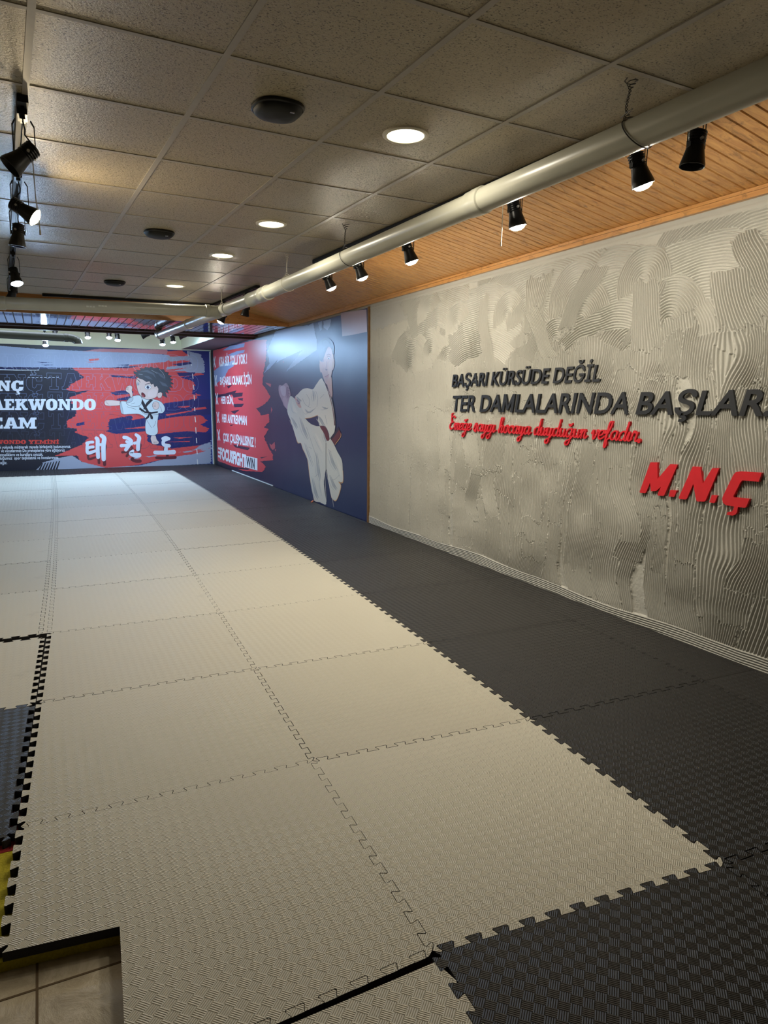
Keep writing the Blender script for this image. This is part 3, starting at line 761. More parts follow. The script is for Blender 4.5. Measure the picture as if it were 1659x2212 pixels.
for pts in ([(1068,288),(1082,296),(1092,310)], [(1130,328),(1160,318),(1190,318)]): sh.stroke(fc(pts), [.8, 1.3, .8], line, .018)
sh.stroke(fc([(1090,352),(1096,364),(1088,368)]), .5, skin2, .018)
ocf([(1106,390),(1124,400),(1132,418),(1122,426),(1106,418),(1102,402)], ink(.16, .02, .03), .0178, .7, **F5)
sh.poly(fc([(1108,408),(1124,416),(1118,424),(1108,418)]), ink(.5, .12, .14), .0183)
for pts in ([(850,558),(910,565),(960,580),(1015,600)], [(862,382),(920,395),(960,410)]): sh.stroke(fc(pts), .5, ink(.25, .02, .03), .0065)
pc = sh.build('cartoon_figure', far); pc.matrix_parent_inverse = Matrix.Translation(-far.location)
# paper slips stuck down the right part of the far wall, and the pale corner strip
slips = [((405.5,758.5),(406.5,769.5)), ((413,786),(413.5,790)), ((415.5,807),(417,818)), ((417.5,831),(419,842)), ((419,854),(420,865)), ((420,879),(421,888)), ((421,900),(422.5,912)), ((422.5,923),(423.5,936)), ((424,946),(425,957)), ((425,970),(426,981)), ((426,992),(427,1003))]
for k, (a, b) in enumerate(slips):
    s_ = Sheet('far'); s_.poly([(a[0]-.9, a[1]), (a[0]+.9, a[1]), (b[0]+.9, b[1]), (b[0]-.9, b[1])], ink(.8, .8, .76), .021)
    o = s_.build('paper_slip', None)
    tag(o, 'thin white paper slip on the far mural, %s from the top' % ['first', 'second', 'third', 'fourth', 'fifth', 'sixth', 'seventh', 'eighth', 'ninth', 'tenth', 'eleventh'][k], 'paper slip', 'white slips down the far mural')
bm = bmesh.new(); box(bm, 3.214, 3.232, YF-.022, YF-.004, 0.0, 2.30)
structure('trim_5', bm, plain('white_corner_strip', (.75, .77, .75), .5))

# ---- right mural
rm = empty('printed_mural', (XW, 10.8, 0))
tag(rm, 'dark blue printed mural with a kicking child in white uniform on the right wall', 'mural')
MI = Matrix.Translation(-rm.location)
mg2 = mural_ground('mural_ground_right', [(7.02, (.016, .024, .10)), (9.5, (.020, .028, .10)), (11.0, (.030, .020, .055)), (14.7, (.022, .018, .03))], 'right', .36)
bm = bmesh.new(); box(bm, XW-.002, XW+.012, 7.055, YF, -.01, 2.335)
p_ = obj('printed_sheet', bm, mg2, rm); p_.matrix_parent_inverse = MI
def rc(pts, k=4.4838, ox=440, oy=660): return [(ox+x/k, oy+y/k) for x, y in pts]
sh = Sheet('right')
redp = [(72,440),(300,385),(480,335),(610,330),(612,470),(590,600),(575,700),(570,760),(620,830),(650,880),(600,950),(515,1000),(560,1065),(632,1050),(640,1120),(585,1180),(632,1200),(585,1270),(610,1330),(640,1390),(670,1440),(672,1498),(550,1510),(605,1560),(570,1612),(380,1600),(130,1500),(112,1300)]
sh.poly(rc(jag(redp, 6, 9, 5, 1.0)), ink(.66, .065, .075, .36), .001)
for k, pts in enumerate([[(185,435),(250,395),(400,362),(392,402),(250,432)], [(88,640),(200,560),(300,530),(290,590),(240,620),(200,700),(110,770),(90,765)], [(230,480),(330,440),(400,430),(390,455),(280,490)],
      [(585,655),(640,560),(620,450),(640,380),(700,250),(860,210),(1010,190),(1100,330),(1100,430),(1000,500),(800,640),(870,540),(960,430),(770,520),(700,560),(720,520),(650,600)],
      [(1000,200),(1065,170),(1095,340),(1085,400),(1040,300)], [(1110,165),(1150,150),(1150,230),(1125,250)], [(1160,150),(1235,132),(1230,190),(1200,240),(1165,215)]]):
    sh.poly(rc(jag(pts, 4, 14, 40+k, 1.0)), ink(.25, .31, .48, .36), .002)
for k, pts in enumerate([[(93,868),(200,855),(320,820),(300,855),(180,890),(95,892)], [(272,850),(385,843),(372,880),(290,892)], [(290,955),(392,950),(370,982),(300,985)], [(262,1025),(350,1008),(300,1050)],
      [(285,1345),(450,1378),(430,1402),(310,1375)], [(225,780),(280,770),(240,805)], [(330,900),(385,895),(380,925),(345,915)], [(255,1158),(300,1150),(265,1168)], [(550,1470),(620,1462),(560,1482)],
      [(240,1555),(450,1580),(430,1592),(250,1572)], [(505,995),(560,985),(540,1010)]]):
    sh.poly(rc(jag(pts, 3, 12, 60+k, 1.0)), ink(.035, .022, .045, .36), .003)
for k, pts in enumerate([[(655,980),(668,1010),(655,1045)], [(640,1335),(660,1350),(690,1320),(695,1380),(670,1400),(650,1375)], [(690,1395),(705,1392),(695,1415)], [(600,745),(655,760),(650,790),(610,760)], [(770,540),(782,545),(775,555)]]):
    sh.poly(rc(jag(pts, 2, 10, 80+k, 1.0)), ink(.52, .10, .12, .36), .003)
sh.poly(rc([(1330,70),(1580,38),(1586,255),(1440,285),(1345,298)]), ink(.42, .34, .42, .3), .004)     # lighter torn-back patch
o = sh.build('brush_strokes', rm); o.matrix_parent_inverse = MI
sh = Sheet('right'); iw2 = ink(.80, .82, .84, .36)
rows = [('KISA BİR YOLU YOK !', (473.5,791), (534,784.5), (534,764), (473.5,772)), ('BAŞARILI OLMAK İÇİN', (475.7,831), (543.7,829), (543.7,809.5), (475.7,815)), ('HER GÜN,', (478,871.5), (504.7,872.5), (504.7,857), (478,856)),
        ('HER ANTRENMAN', (480,911), (533.7,918), (533.7,899), (480,894.5)), ('ÇOK ÇALIŞMALISINIZ !', (482.4,952), (552.6,966), (552.6,945.5), (482.4,935.5))]
def right_part(name, sheet):
    o = sheet.build(name, rm); o.matrix_parent_inverse = MI
for (t_, *q), (x, y0, y1) in zip(rows, ((461.5, 770.5, 793), (464.8, 811, 834), (467, 850, 873), (469.6, 890.5, 913), (471.2, 928, 951))):
    sh = Sheet('right'); print_text(sh, t_, q, iw2, .006, .035); right_part('lettering_line', sh)
    sh = Sheet('right'); sh.stroke([(x-1, y0), (x+4.5, y1)], 1.7, iw2, .006, 3); sh.stroke([(x+3.6, y0), (x+.4, y1)], 1.7, iw2, .006, 3); right_part('cross_mark', sh)
sh = Sheet('right')
print_text(sh, 'FOCUSFIGHT', [(476, 990), (532, 1009.5), (532, 983.5), (476, 967.5)], iw2, .006, .055)
for k in range(3): sh.poly([(471.5, 966+k*8.5), (476.5, 967.2+k*8.5), (476.5, 972+k*8.5), (471.5, 970.5+k*8.5)], iw2, .006)
right_part('lettering_line', sh); sh = Sheet('right')
sh.poly([(530, 984), (556.6, 990), (556.6, 1016.5), (530, 1009)], iw2, .006)
print_text(sh, 'WIN', [(532.5, 1007.5), (550.5, 1012.8), (550.5, 991), (532.5, 986.5)], ink(.015, .015, .03, .36), .007, .03)
right_part('lettering_line', sh)
# printed child
sh = Sheet('right'); sh.poly([(455.5, 757), (460.5, 756.5), (471, 1003.5), (466, 1003)], ink(.01, .01, .014, .5), .001); right_part('dark_edge', sh)
sh = Sheet('right'); W1 = ink(.72, .74, .71, .36); W2 = ink(.46, .50, .53, .36); W3 = ink(.80, .80, .76, .36); SK = ink(.66, .44, .42, .36); SK2 = ink(.42, .30, .40, .36); SK3 = ink(.30, .20, .30, .36); OR = ink(.72, .42, .20, .36); MR = ink(.15, .025, .025, .36); BK = ink(.02, .016, .03, .36)
def fg(pts, m, lift, sm=3): sh.poly(rc(smooth_poly(pts, sm)) if sm else rc(pts), m, lift)
def ln(pts, w, m, lift): sh.stroke(rc(pts), w, m, lift, 4)
foot = [(735,772),(765,775),(798,750),(822,770),(835,810),(845,860),(836,905),(838,950),(850,1000),(830,1030),(805,1000),(780,970),(765,930),(735,860),(728,810)]
fg(foot, SK2, .003); fg([(745,790),(790,780),(800,830),(790,880),(760,860)], ink(.56, .46, .56, .36), .0035); fg([(805,790),(822,800),(830,870),(818,900),(800,850)], SK3, .0036)
fg([(770,900),(800,890),(822,960),(815,1000),(790,970)], ink(.50, .38, .48, .36), .0037)
for k in range(5): ln([(808+k*5, 765+k*28), (830+k*2, 775+k*27)], .5, BK, .0042)
leg = [(812,1020),(838,885),(868,888),(910,930),(960,965),(985,1040),(988,1092),(1040,1145),(1100,1168),(1150,1172),(1188,1240),(1192,1320),(1190,1500),(1190,1560),(1168,1700),(1176,1800),(1190,1925),(1130,1905),(1075,1888),(1050,1760),(1030,1650),(1008,1480),(965,1390),(945,1330),(915,1325),(880,1225),(848,1120)]
ln([(815,1000),(850,1120),(885,1230),(915,1328),(945,1330),(968,1395),(1008,1482),(1030,1650),(1052,1760),(1075,1888)], 1.6, OR, .0032)
fg(leg, W1, .004)
leg2 = [(1192,1315),(1232,1298),(1262,1340),(1300,1420),(1342,1500),(1350,1600),(1350,1705),(1308,1705),(1330,1742),(1320,1800),(1300,1862),(1275,1888),(1238,1850),(1215,1720),(1196,1600),(1186,1560)]
ln([(1350,1600),(1350,1712),(1308,1712),(1332,1745),(1312,1830),(1280,1892),(1240,1855)], 1.7, OR, .0038)
fg(leg2, W1, .0045)
fg([(888,885),(935,858),(950,980),(925,985),(898,940)], SK, .005); fg([(905,890),(928,880),(935,950),(915,950)], SK3, .0052)
jk = [(892,885),(915,858),(960,812),(1010,800),(1060,812),(1090,770),(1140,705),(1165,735),(1200,800),(1235,880),(1262,1000),(1280,1130),(1272,1215),(1240,1290),(1215,1310),(1180,1235),(1130,1170),(1112,1110),(1105,1065),(1040,1085),(990,1092),(975,1040),(950,985),(930,930)]
fg(jk, W3, .006)
ln([(985,1092),(1040,1087),(1108,1062)], 1.3, OR, .0062)
for pts, m, z in (([(1110,1070),(1140,1050),(1170,1100),(1210,1200),(1225,1290),(1205,1300),(1160,1200),(1125,1160)], W2, .0066), ([(985,1000),(1030,1020),(1075,960),(1080,1000),(1040,1045),(1000,1050)], W2, .0066),
     ([(1150,980),(1180,930),(1200,1000),(1180,1060)], W2, .0066), ([(1060,820),(1085,860),(1070,930),(1050,880)], W2, .0066), ([(900,880),(925,870),(940,940),(930,960)], W2, .0066),
     ([(860,920),(885,960),(910,1040),(900,1110),(880,1060)], W3, .0048), ([(930,1080),(985,1180),(1010,1300),(960,1240)], W2, .0048), ([(850,1080),(880,1110),(905,1200),(885,1180)], W2, .0048),
     ([(980,1330),(1020,1420),(1060,1560),(1030,1540),(1000,1440)], W2, .0048), ([(1080,1230),(1130,1290),(1160,1420),(1130,1390)], W3, .0048), ([(1090,1420),(1120,1560),(1130,1700),(1100,1640)], W2, .0048),
     ([(1140,1600),(1160,1700),(1160,1840),(1130,1760)], W3, .0048), ([(1050,1660),(1085,1760),(1110,1880),(1080,1860)], W2, .0048), ([(1215,1400),(1260,1480),(1290,1600),(1240,1560)], W2, .0050),
     ([(1290,1480),(1330,1560),(1335,1660),(1310,1600)], W3, .0050), ([(1220,1640),(1270,1700),(1290,1790),(1250,1780)], W2, .0050), ([(1160,1210),(1185,1250),(1188,1330),(1168,1300)], W2, .0049)):
    a_, b_, c_, d_ = pts[0], pts[1], pts[len(pts)//2], pts[-1]
    wd_ = math.hypot(b_[0]-d_[0], b_[1]-d_[1])/4.4838*.42; md_ = ((b_[0]+d_[0])/2, (b_[1]+d_[1])/2)
    ln([a_, md_, c_], [.4, min(wd_, 5), .4], m, z)
    ln([(a_[0]+14, a_[1]+10), (md_[0]+16, md_[1]+4), (c_[0]+10, c_[1]-12)], [.3, min(wd_, 5)*.35, .3], ink(.36, .40, .44, .36) if m is W2 else W3, z+.00002)
    ln([(a_[0]-16, a_[1]+30), (md_[0]-20, md_[1]+16), (c_[0]-14, c_[1]+4)], [.3, min(wd_, 5)*.3, .3], ink(.56, .60, .62, .36), z+.00001)
for pts in ([(1000,860),(1030,920),(1020,980)], [(1090,830),(1110,900),(1100,980)], [(1130,900),(1170,860)], [(960,900),(990,960),(1040,990)], [(1180,1060),(1200,1150)], [(1020,1370),(1048,1385)], [(1080,1660),(1115,1630)], [(1000,1180),(1050,1330),(1100,1480)], [(1210,1390),(1240,1420)], [(1230,1640),(1260,1690),(1320,1640)]):
    ln(pts, .5, ink(.28, .32, .38, .36), .0068)
ln([(1188,1330),(1188,1560),(1190,1600)], .9, BK, .0069); ln([(1172,1580),(1182,1720),(1192,1900)], .7, W3, .0069); ln([(1188,1600),(1215,1720),(1245,1850),(1264,1952)], .6, W3, .0069)
# belt
fg([(1128,1168),(1175,1172),(1205,1220),(1222,1298),(1195,1305),(1170,1240)], MR, .0075); ln([(1128,1166),(1180,1172),(1208,1222),(1224,1296)], .8, BK, .0077)
fg([(1228,1285),(1265,1235),(1308,1170),(1316,1200),(1268,1270),(1240,1300)], BK, .0075, 0); fg([(1240,1300),(1268,1268),(1318,1198),(1332,1235),(1328,1272),(1270,1345)], MR, .0076, 0)
ln([(1334,1240),(1328,1276),(1276,1346)], 1.2, OR, .0078)
# neck, head
fg([(1200,740),(1240,690),(1248,780),(1252,860),(1240,900),(1215,830)], SK, .0070)
fg([(1128,520),(1150,420),(1200,380),(1246,400),(1262,500),(1262,560),(1252,622),(1240,680),(1222,745),(1205,768),(1180,745),(1160,690),(1148,650),(1136,630),(1130,580)], SK, .008)
fg([(1150,620),(1175,600),(1205,640),(1200,740),(1178,730),(1160,680)], ink(.60, .40, .40, .36), .0082); fg([(1215,560),(1245,540),(1246,620),(1225,700),(1212,660)], ink(.74, .54, .50, .36), .0083)
fg([(1100,420),(1120,360),(1160,320),(1210,318),(1250,350),(1268,400),(1266,460),(1252,470),(1240,420),(1215,400),(1190,440),(1170,500),(1150,540),(1132,535),(1118,480)], ink(.035, .05, .10, .36), .009)
fg([(1160,350),(1200,340),(1225,380),(1190,400),(1160,440)], ink(.10, .14, .22, .36), .0093)
ln([(1200,498),(1215,492),(1230,500)], 1.0, BK, .0095); fg([(1204,512),(1216,504),(1228,512),(1216,522)], ink(.75, .76, .78, .36), .0094); fg([(1211,508),(1220,508),(1220,520),(1211,520)], BK, .0096)
ln([(1196,480),(1215,470),(1234,482)], 1.1, ink(.15, .08, .08, .36), .0095)
fg([(1140,520),(1165,512),(1165,545),(1145,545)], SK3, .0084)
ln([(1196,540),(1190,590),(1186,620)], .8, SK3, .0095); fg([(1182,618),(1195,612),(1204,622),(1192,632)], ink(.28, .14, .16, .36), .0096)
ln([(1178,690),(1195,682),(1218,666)], .9, ink(.28, .10, .12, .36), .0096); fg([(1182,690),(1216,672),(1210,692),(1192,700)], ink(.58, .28, .30, .36), .0095)
fg([(1252,540),(1268,520),(1270,570),(1258,625),(1250,610)], SK, .0078); fg([(1126,560),(1138,580),(1146,640),(1136,648),(1128,610)], SK, .0078)
ln([(1246,410),(1252,480),(1258,600)], .5, ink(.75, .65, .3, .36), .0098)
ln([(1182,762),(1215,850),(1245,960),(1262,1060),(1272,1160)], 1.5, MR, .0072); ln([(1190,762),(1225,850),(1255,960),(1270,1060),(1276,1160)], .8, BK, .0074); ln([(1238,880),(1262,960),(1276,1080),(1280,1160),(1270,1240)], .9, BK, .0074)
o = sh.build('printed_child', rm); o.matrix_parent_inverse = MI
# bare timber edge between print and plaster
bm = bmesh.new(); box(bm, XW-.006, XW+.012, 7.018, 7.052, ZF, 2.345); structure('trim_6', bm, plain('raw_timber_edge', (.20, .11, .045), .8, .2, .4, 18))
# thin white bead under the far part of the mural
bm = bmesh.new(); box(bm, XW-.014, XW-.002, 10.6, 13.2, .0, .012); structure('baseboard_right', bm, plain('white_bead', (.72, .74, .72), .5))

# ------------------------------------------------------------------ raised letters on the plaster
XL = XW - .0185                              # front face of the letters
def letters(name, label, txt, y0, y1, zb0, zb1, cap, bold, shear, depth, m, group):
    V, F = text_islands(txt, bold)
    if 'M' in txt:                                # the widened M is drawn by hand
        V0, F0 = text_islands(txt, 0.0); p0 = list(range(len(V0)))
        def f0(a):
            while p0[a] != a: a = p0[a]
            return a
        for f in F0:
            for a in f[1:]: p0[f0(a)] = f0(f[0])
        il = {}
        for i in range(len(V0)): il.setdefault(f0(i), []).append(i)
        il = sorted(il.values(), key=lambda q: V0[q, 0].mean())
        q = il[[c for c in txt if c != ' '].index('M')]; mx0, mx1 = V0[q, 0].min()-bold, V0[q, 0].max()+bold
        cen = {}; pp_ = list(range(len(V)))
        def f1(a):
            while pp_[a] != a: a = pp_[a]
            return a
        for f in F:
            for a in f[1:]: pp_[f1(a)] = f1(f[0])
        for i in range(len(V)): cen.setdefault(f1(i), []).append(i)
        bad = set()
        for idx in cen.values():
            if mx0 < V[idx, 0].mean() < mx1 and V[idx, 0].max() < mx1+.05: bad.update(idx)
        F = [f for f in F if f[0] not in bad]
        keep = sorted(set(range(len(V)))-bad); mpv = {o_: n_ for n_, o_ in enumerate(keep)}
        F = [tuple(mpv[i] for i in f) for f in F]; V = V[keep]
        mpg = [(0,0),(0,1),(.20,1),(.5,.36),(.80,1),(1,1),(1,0),(.79,0),(.79,.60),(.56,.10),(.44,.10),(.21,.60),(.21,0)]
        L = [Vector((mx0+(mx1-mx0)*a, -bold+(.70+2*bold)*b, 0)) for a, b in mpg]; n0 = len(V)
        V = np.vstack([V, [tuple(v) for v in L]]); F += [tuple(n0+i for i in t) for t in tessellate_polygon([L])]
    par = list(range(len(V)))
    def find(a):
        while par[a] != a: par[a] = par[par[a]]; a = par[a]
        return a
    for f in F:
        for a in f[1:]: par[find(a)] = find(f[0])
    isl = {}
    for i in range(len(V)): isl.setdefault(find(i), []).append(i)
    groups = []
    for idx in sorted(isl.values(), key=lambda q: V[q, 0].min()):
        a, b = V[idx, 0].min(), V[idx, 0].max()
        if groups and a < groups[-1][1]-.02: groups[-1][0].extend(idx); groups[-1][1] = max(b, groups[-1][1])
        else: groups.append([list(idx), b])
    x0, x1 = V[:, 0].min(), V[:, 0].max(); capf = .70
    root = empty(name, (XW, (y0+y1)/2, (zb0+zb1)/2)); tag(root, label, 'sign')
    inv = Matrix.Translation(-root.location)
    for idx, _ in groups:
        S = set(idx); mp = {}; bm = bmesh.new()
        for i in idx:
            s_ = (V[i, 0]-x0)/(x1-x0); h = V[i, 1]/capf*cap
            mp[i] = bm.verts.new((XL, y0+(y1-y0)*s_ - shear*h, zb0+(zb1-zb0)*s_ + h))
        fs = [bm.faces.new([mp[i] for i in f]) for f in F if f[0] in S]
        bm.normal_update()
        for f in fs:
            if f.normal.x > 0: f.normal_flip()
        r = bmesh.ops.extrude_face_region(bm, geom=fs)
        vv = [g_ for g_ in r['geom'] if isinstance(g_, bmesh.types.BMVert)]
        # move the original (back) copy: new geometry stays the front, originals become the back
        for v in bm.verts:
            if v not in set(vv): pass
        for v in vv: v.co.x -= 0
        for v in mp.values(): v.co.x += depth
        bmesh.ops.recalc_face_normals(bm, faces=bm.faces)
        o = obj('letter', bm, m, root); o.matrix_parent_inverse = inv
    return root
letters('wall_lettering', 'charcoal raised letters BAŞARI KÜRSÜDE DEĞİL, top line on the plaster wall', 'BAŞARI KÜRSÜDE DEĞİL', 5.275, 3.475, 1.474, 1.487, .106, .010, .20, .014, M['black_acrylic'], None)
letters('wall_lettering', 'charcoal raised letters TER DAMLALARINDA, left of the second line', 'TER DAMLALARINDA', 5.275, 3.215, 1.266, 1.286, .134, .013, .20, .014, M['black_acrylic'], None)
letters('wall_lettering', 'large charcoal raised letters BAŞLAR. at the right end of the second line', 'BAŞLAR.', 3.155, 2.285, 1.287, 1.297, .130, .018, .26, .014, M['black_acrylic'], None)

def slab_letter(pts, root, inv, m, name='letter', k=3.294, ox=1370, oy=980, depth=.018, X=None):
    X = X if X else XW-.021
    q = [on_right(ox+x/k, oy+y/k, X) for x, y in pts]; bm = bmesh.new()
    f = bm.faces.new([bm.verts.new((X, a, b)) for a, b in q]); bm.normal_update()
    if f.normal.x > 0: f.normal_flip()
    r = bmesh.ops.extrude_face_region(bm, geom=[f])
    for v in [g_ for g_ in r['geom'] if isinstance(g_, bmesh.types.BMVert)]: v.co.x += 0
    nv = set(g_ for g_ in r['geom'] if isinstance(g_, bmesh.types.BMVert))
    for v in bm.verts:
        if v not in nv: v.co.x += depth
    bmesh.ops.recalc_face_normals(bm, faces=bm.faces)
    o = obj(name, bm, m, root); o.matrix_parent_inverse = inv
mn = empty('wall_lettering', (XW, 2.7, .9)); tag(mn, 'big red raised initials M.N.Ç low on the right of the plaster wall', 'sign')
mi_ = Matrix.Translation(-mn.location)
slab_letter([(115,62),(165,62),(166,180),(255,75),(308,78),(215,292),(208,300),(168,298),(166,288),(190,235),(155,266),(118,268),(113,205),(85,272),(78,281),(42,279),(38,270)], mn, mi_, M['red_acrylic'])
slab_letter([(256,258),(302,262),(287,303),(282,308),(244,305)], mn, mi_, M['red_acrylic'], 'full_stop')
slab_letter([(415,92),(470,95),(488,213),(555,103),(605,103),(508,332),(498,341),(448,340),(440,330),(420,215),(375,318),(364,326),(322,322),(315,314)], mn, mi_, M['red_acrylic'])
slab_letter([(552,294),(592,298),(574,346),(568,351),(532,347)], mn, mi_, M['red_acrylic'], 'full_stop')
slab_letter([(750,126),(908,136),(885,200),(770,190),(755,205),(706,300),(708,310),(820,322),(795,380),(785,386),(738,380),(732,415),(720,432),(700,441),(655,435),(665,415),(690,414),(702,402),(712,377),(650,365),(632,350),(625,322),(630,305),(705,150),(722,132)], mn, mi_, M['red_acrylic'])

GL = {
 'a': (.56, [[(.45,.42),(.3,.5),(.1,.35),(.08,.1),(.22,0),(.4,.15),(.47,.45),(.44,.1),(.52,0),(.64,.12)]]),
 'c': (.44, [[(.40,.38),(.28,.5),(.1,.35),(.08,.12),(.22,0),(.40,.08),(.5,.16)]]),
 'd': (.56, [[(.45,.42),(.3,.5),(.1,.35),(.08,.1),(.22,0),(.4,.15),(.50,.6),(.54,.98)], [(.54,.98),(.47,.5),(.43,.1),(.52,0),(.64,.12)]]),
 'e': (.42, [[(.05,.18),(.28,.25),(.38,.42),(.26,.5),(.1,.38),(.08,.1),(.22,0),(.46,.14)]]),
 'E': (.56, [[(.52,.88),(.36,1.02),(.15,.85),(.2,.6),(.36,.56),(.12,.45),(.03,.2),(.22,0),(.54,.14)], [(.16,.9),(.10,1.12),(.18,1.2)]]),
 'f': (.42, [[(.05,.1),(.25,.38),(.42,.85),(.34,1.0),(.24,.85),(.2,.3),(.14,-.30),(.20,-.44),(.28,-.3),(.28,-.02),(.5,.12)], [(.05,.42),(.42,.46)]]),
 'g': (.58, [[(.45,.42),(.3,.5),(.1,.35),(.08,.1),(.22,0),(.4,.15),(.47,.45)], [(.46,.46),(.42,.0),(.36,-.34),(.22,-.48),(.08,-.40),(.14,-.24),(.4,-.12),(.62,.1)]]),
 'h': (.54, [[(.02,.1),(.22,.5),(.32,.9),(.24,1.0),(.15,.8),(.12,0)], [(.12,.22),(.28,.48),(.38,.4),(.36,.08),(.45,0),(.58,.12)]]),
 'ı': (.29, [[(0,.12),(.14,.48),(.11,.1),(.2,0),(.33,.12)]]),
 'm': (.68, [[(0,.30),(.1,.48),(.12,.0)], [(.12,.25),(.25,.48),(.32,.4),(.3,0)], [(.3,.25),(.44,.48),(.52,.4),(.5,.08),(.6,0),(.72,.12)]]),
 'n': (.52, [[(0,.30),(.1,.48),(.12,0)], [(.12,.22),(.27,.48),(.36,.4),(.34,.08),(.44,0),(.56,.12)]]),
 'o': (.48, [[(.3,.5),(.1,.38),(.08,.1),(.22,0),(.38,.1),(.4,.38),(.3,.5),(.40,.40),(.54,.40)]]),
 'r': (.44, [[(0,.15),(.10,.52),(.20,.44),(.32,.46),(.28,.1),(.36,0),(.5,.12)]]),
 's': (.42, [[(0,.1),(.2,.54),(.30,.3),(.32,.08),(.18,0),(.05,.06)], [(.25,.02),(.45,.14)]]),
 'u': (.54, [[(0,.28),(.1,.48),(.1,.1),(.22,0),(.36,.15),(.42,.48),(.39,.1),(.48,0),(.6,.12)]]),
 'v': (.46, [[(0,.30),(.1,.48),(.14,.05),(.22,0),(.38,.3),(.36,.5),(.5,.42)]]),
 'y': (.55, [[(0,.28),(.1,.48),(.1,.12),(.22,.02),(.36,.15),(.42,.48),(.38,.0),(.32,-.34),(.20,-.48),(.06,-.40),(.12,-.24),(.38,-.12),(.60,.1)]]),
 ' ': (.34, []), '.': (.2, [[(.08,.04),(.09,.04)]])}
GL['ğ'] = (.58, GL['g'][1] + [[(.16,.74),(.27,.64),(.40,.78)]])
def spline(pts, n=7):
    if len(pts) < 3: return pts
    P_ = [pts[0]]+list(pts)+[pts[-1]]; out = []
    for i in range(1, len(P_)-2):
        p0, p1, p2, p3 = P_[i-1:i+3]
        for k in range(n):
            t = k/n; out.append(tuple(.5*((2*p1[a]) + (-p0[a]+p2[a])*t + (2*p0[a]-5*p1[a]+4*p2[a]-p3[a])*t*t + (-p0[a]+3*p1[a]-3*p2[a]+p3[a])*t**3) for a in (0, 1)))
    return out + [pts[-1]]
def script_sign():
    txt = 'Emeğe saygı hocaya duyduğun vefadır.'
    tw = sum(GL[c][0] for c in txt); y0, y1 = 5.300, 3.10; zb0, zb1 = 1.108, 1.122
    root = empty('wall_lettering', (XW, 4.2, 1.1)); tag(root, 'red raised handwriting line under the charcoal letters on the plaster wall', 'sign')
    inv = Matrix.Translation(-root.location); S = .118; pen = .0056; X = XW-.0195
    cx = 0; words = []; cur = []
    for c in txt:
        if c == ' ': words.append(cur); cur = []
        else:
            for st in GL[c][1]: cur.append([(cx+a, b) for a, b in st])
        cx += GL[c][0]
    words.append(cur)
    for w in words:
        bm = bmesh.new(); lay = 0
        for st in w:
            lay += 1; L = spline(st)
            W_ = []
            for a, b in L:
                s_ = a/tw; W_.append((y0+(y1-y0)*s_ - .20*b*S*1.0, zb0+(zb1-zb0)*s_ + b*S*.98))
            x = X - .0018*(lay % 3)/3; n = len(W_); left, right = [], []
            for i in range(n):
                p = W_[max(i-1, 0)]; q = W_[min(i+1, n-1)]; dx, dz = q[0]-p[0], q[1]-p[1]; d = math.hypot(dx, dz) or 1
                down_ = abs(dz)/d; r = pen*(.55+.60*down_) if len(st) > 2 else .0135
                left.append((W_[i][0]-dz/d*r, W_[i][1]+dx/d*r)); right.append((W_[i][0]+dz/d*r, W_[i][1]-dx/d*r))
            def v(p, xx): return bm.verts.new((xx, p[0], p[1]))
            lf = [v(p, x-.00003*i) for i, p in enumerate(left)]; rf = [v(p, x-.00003*i) for i, p in enumerate(right)]; lb = [v(p, XW-.002) for p in left]; rb = [v(p, XW-.002) for p in right]
            for i in range(n-1 if len(st) > 2 else 0):
                for f in ((lf[i], rf[i], rf[i+1], lf[i+1]), (lf[i], lf[i+1], lb[i+1], lb[i]), (rf[i], rb[i], rb[i+1], rf[i+1])):
                    bm.faces.new(f)
            for p, r, xc in ((W_[0], pen*1.0, x-.0002), (W_[-1], pen*1.0, x-.00003*n-.0002))[:1 if len(st) == 2 else 2]:
                if len(st) == 2: r = .0135
                c1 = [v((p[0]+r*math.cos(2*PI*k/12), p[1]+r*math.sin(2*PI*k/12)), xc) for k in range(12)]
                c2 = [v((p[0]+r*math.cos(2*PI*k/12), p[1]+r*math.sin(2*PI*k/12)), XW-.002) for k in range(12)]
                bm.faces.new(c1)
                for k in range(12): bm.faces.new((c1[k], c1[(k+1) % 12], c2[(k+1) % 12], c2[k]))
        o = obj('word', bm, M['red_acrylic'], root); o.matrix_parent_inverse = inv
script_sign()

# ------------------------------------------------------------------ floor mats
A_ = dict(X=[1.70,1.756,1.828,1.897,1.965,2.022,2.068,2.108,2.142,2.170,2.193,2.212,2.226,2.236,2.243], Y=[.22,1.252,2.27,3.293,4.372,5.407,6.425,7.47,8.53,9.56,10.6,11.65,12.65,13.66,14.70])
B_ = dict(X=[.75,.800,.854,.910,.965,1.018,1.058,1.092,1.122,1.148,1.167,1.178,1.185,1.188,1.19], Y=[.33,1.335,2.341,3.330,4.350,5.398,6.405,7.42,8.47,9.49,10.52,11.55,12.6,13.65,14.70])
C_ = dict(X=[-.2,-.163,-.137,-.082,-.026,.015,.046,.076,.103,.128,.148,.163,.174,.180,.183], Y=[.35,1.36,2.352,3.355,4.376,5.41,6.39,7.41,8.43,9.46,10.45,11.47,12.5,13.57,14.70])
D_ = dict(X=[2.76,2.812,2.872,2.935,3.003,3.074,3.150,3.195,3.215,3.228,3.234,3.236,3.238,3.240,3.240], Y=[.2,1.22,2.243,3.276,4.355,5.438,6.50,7.52,8.55,9.57,10.6,11.62,12.62,13.63,14.70])
def node(T, k): return Vector((T['X'][k+1], T['Y'][k+1]))
CL = {k: node(C_, k)-Vector((.046, 0)) for k in range(-1, 14)}
LL = {k: node(C_, k)-Vector((1.08, -.03)) for k in range(-1, 14)}
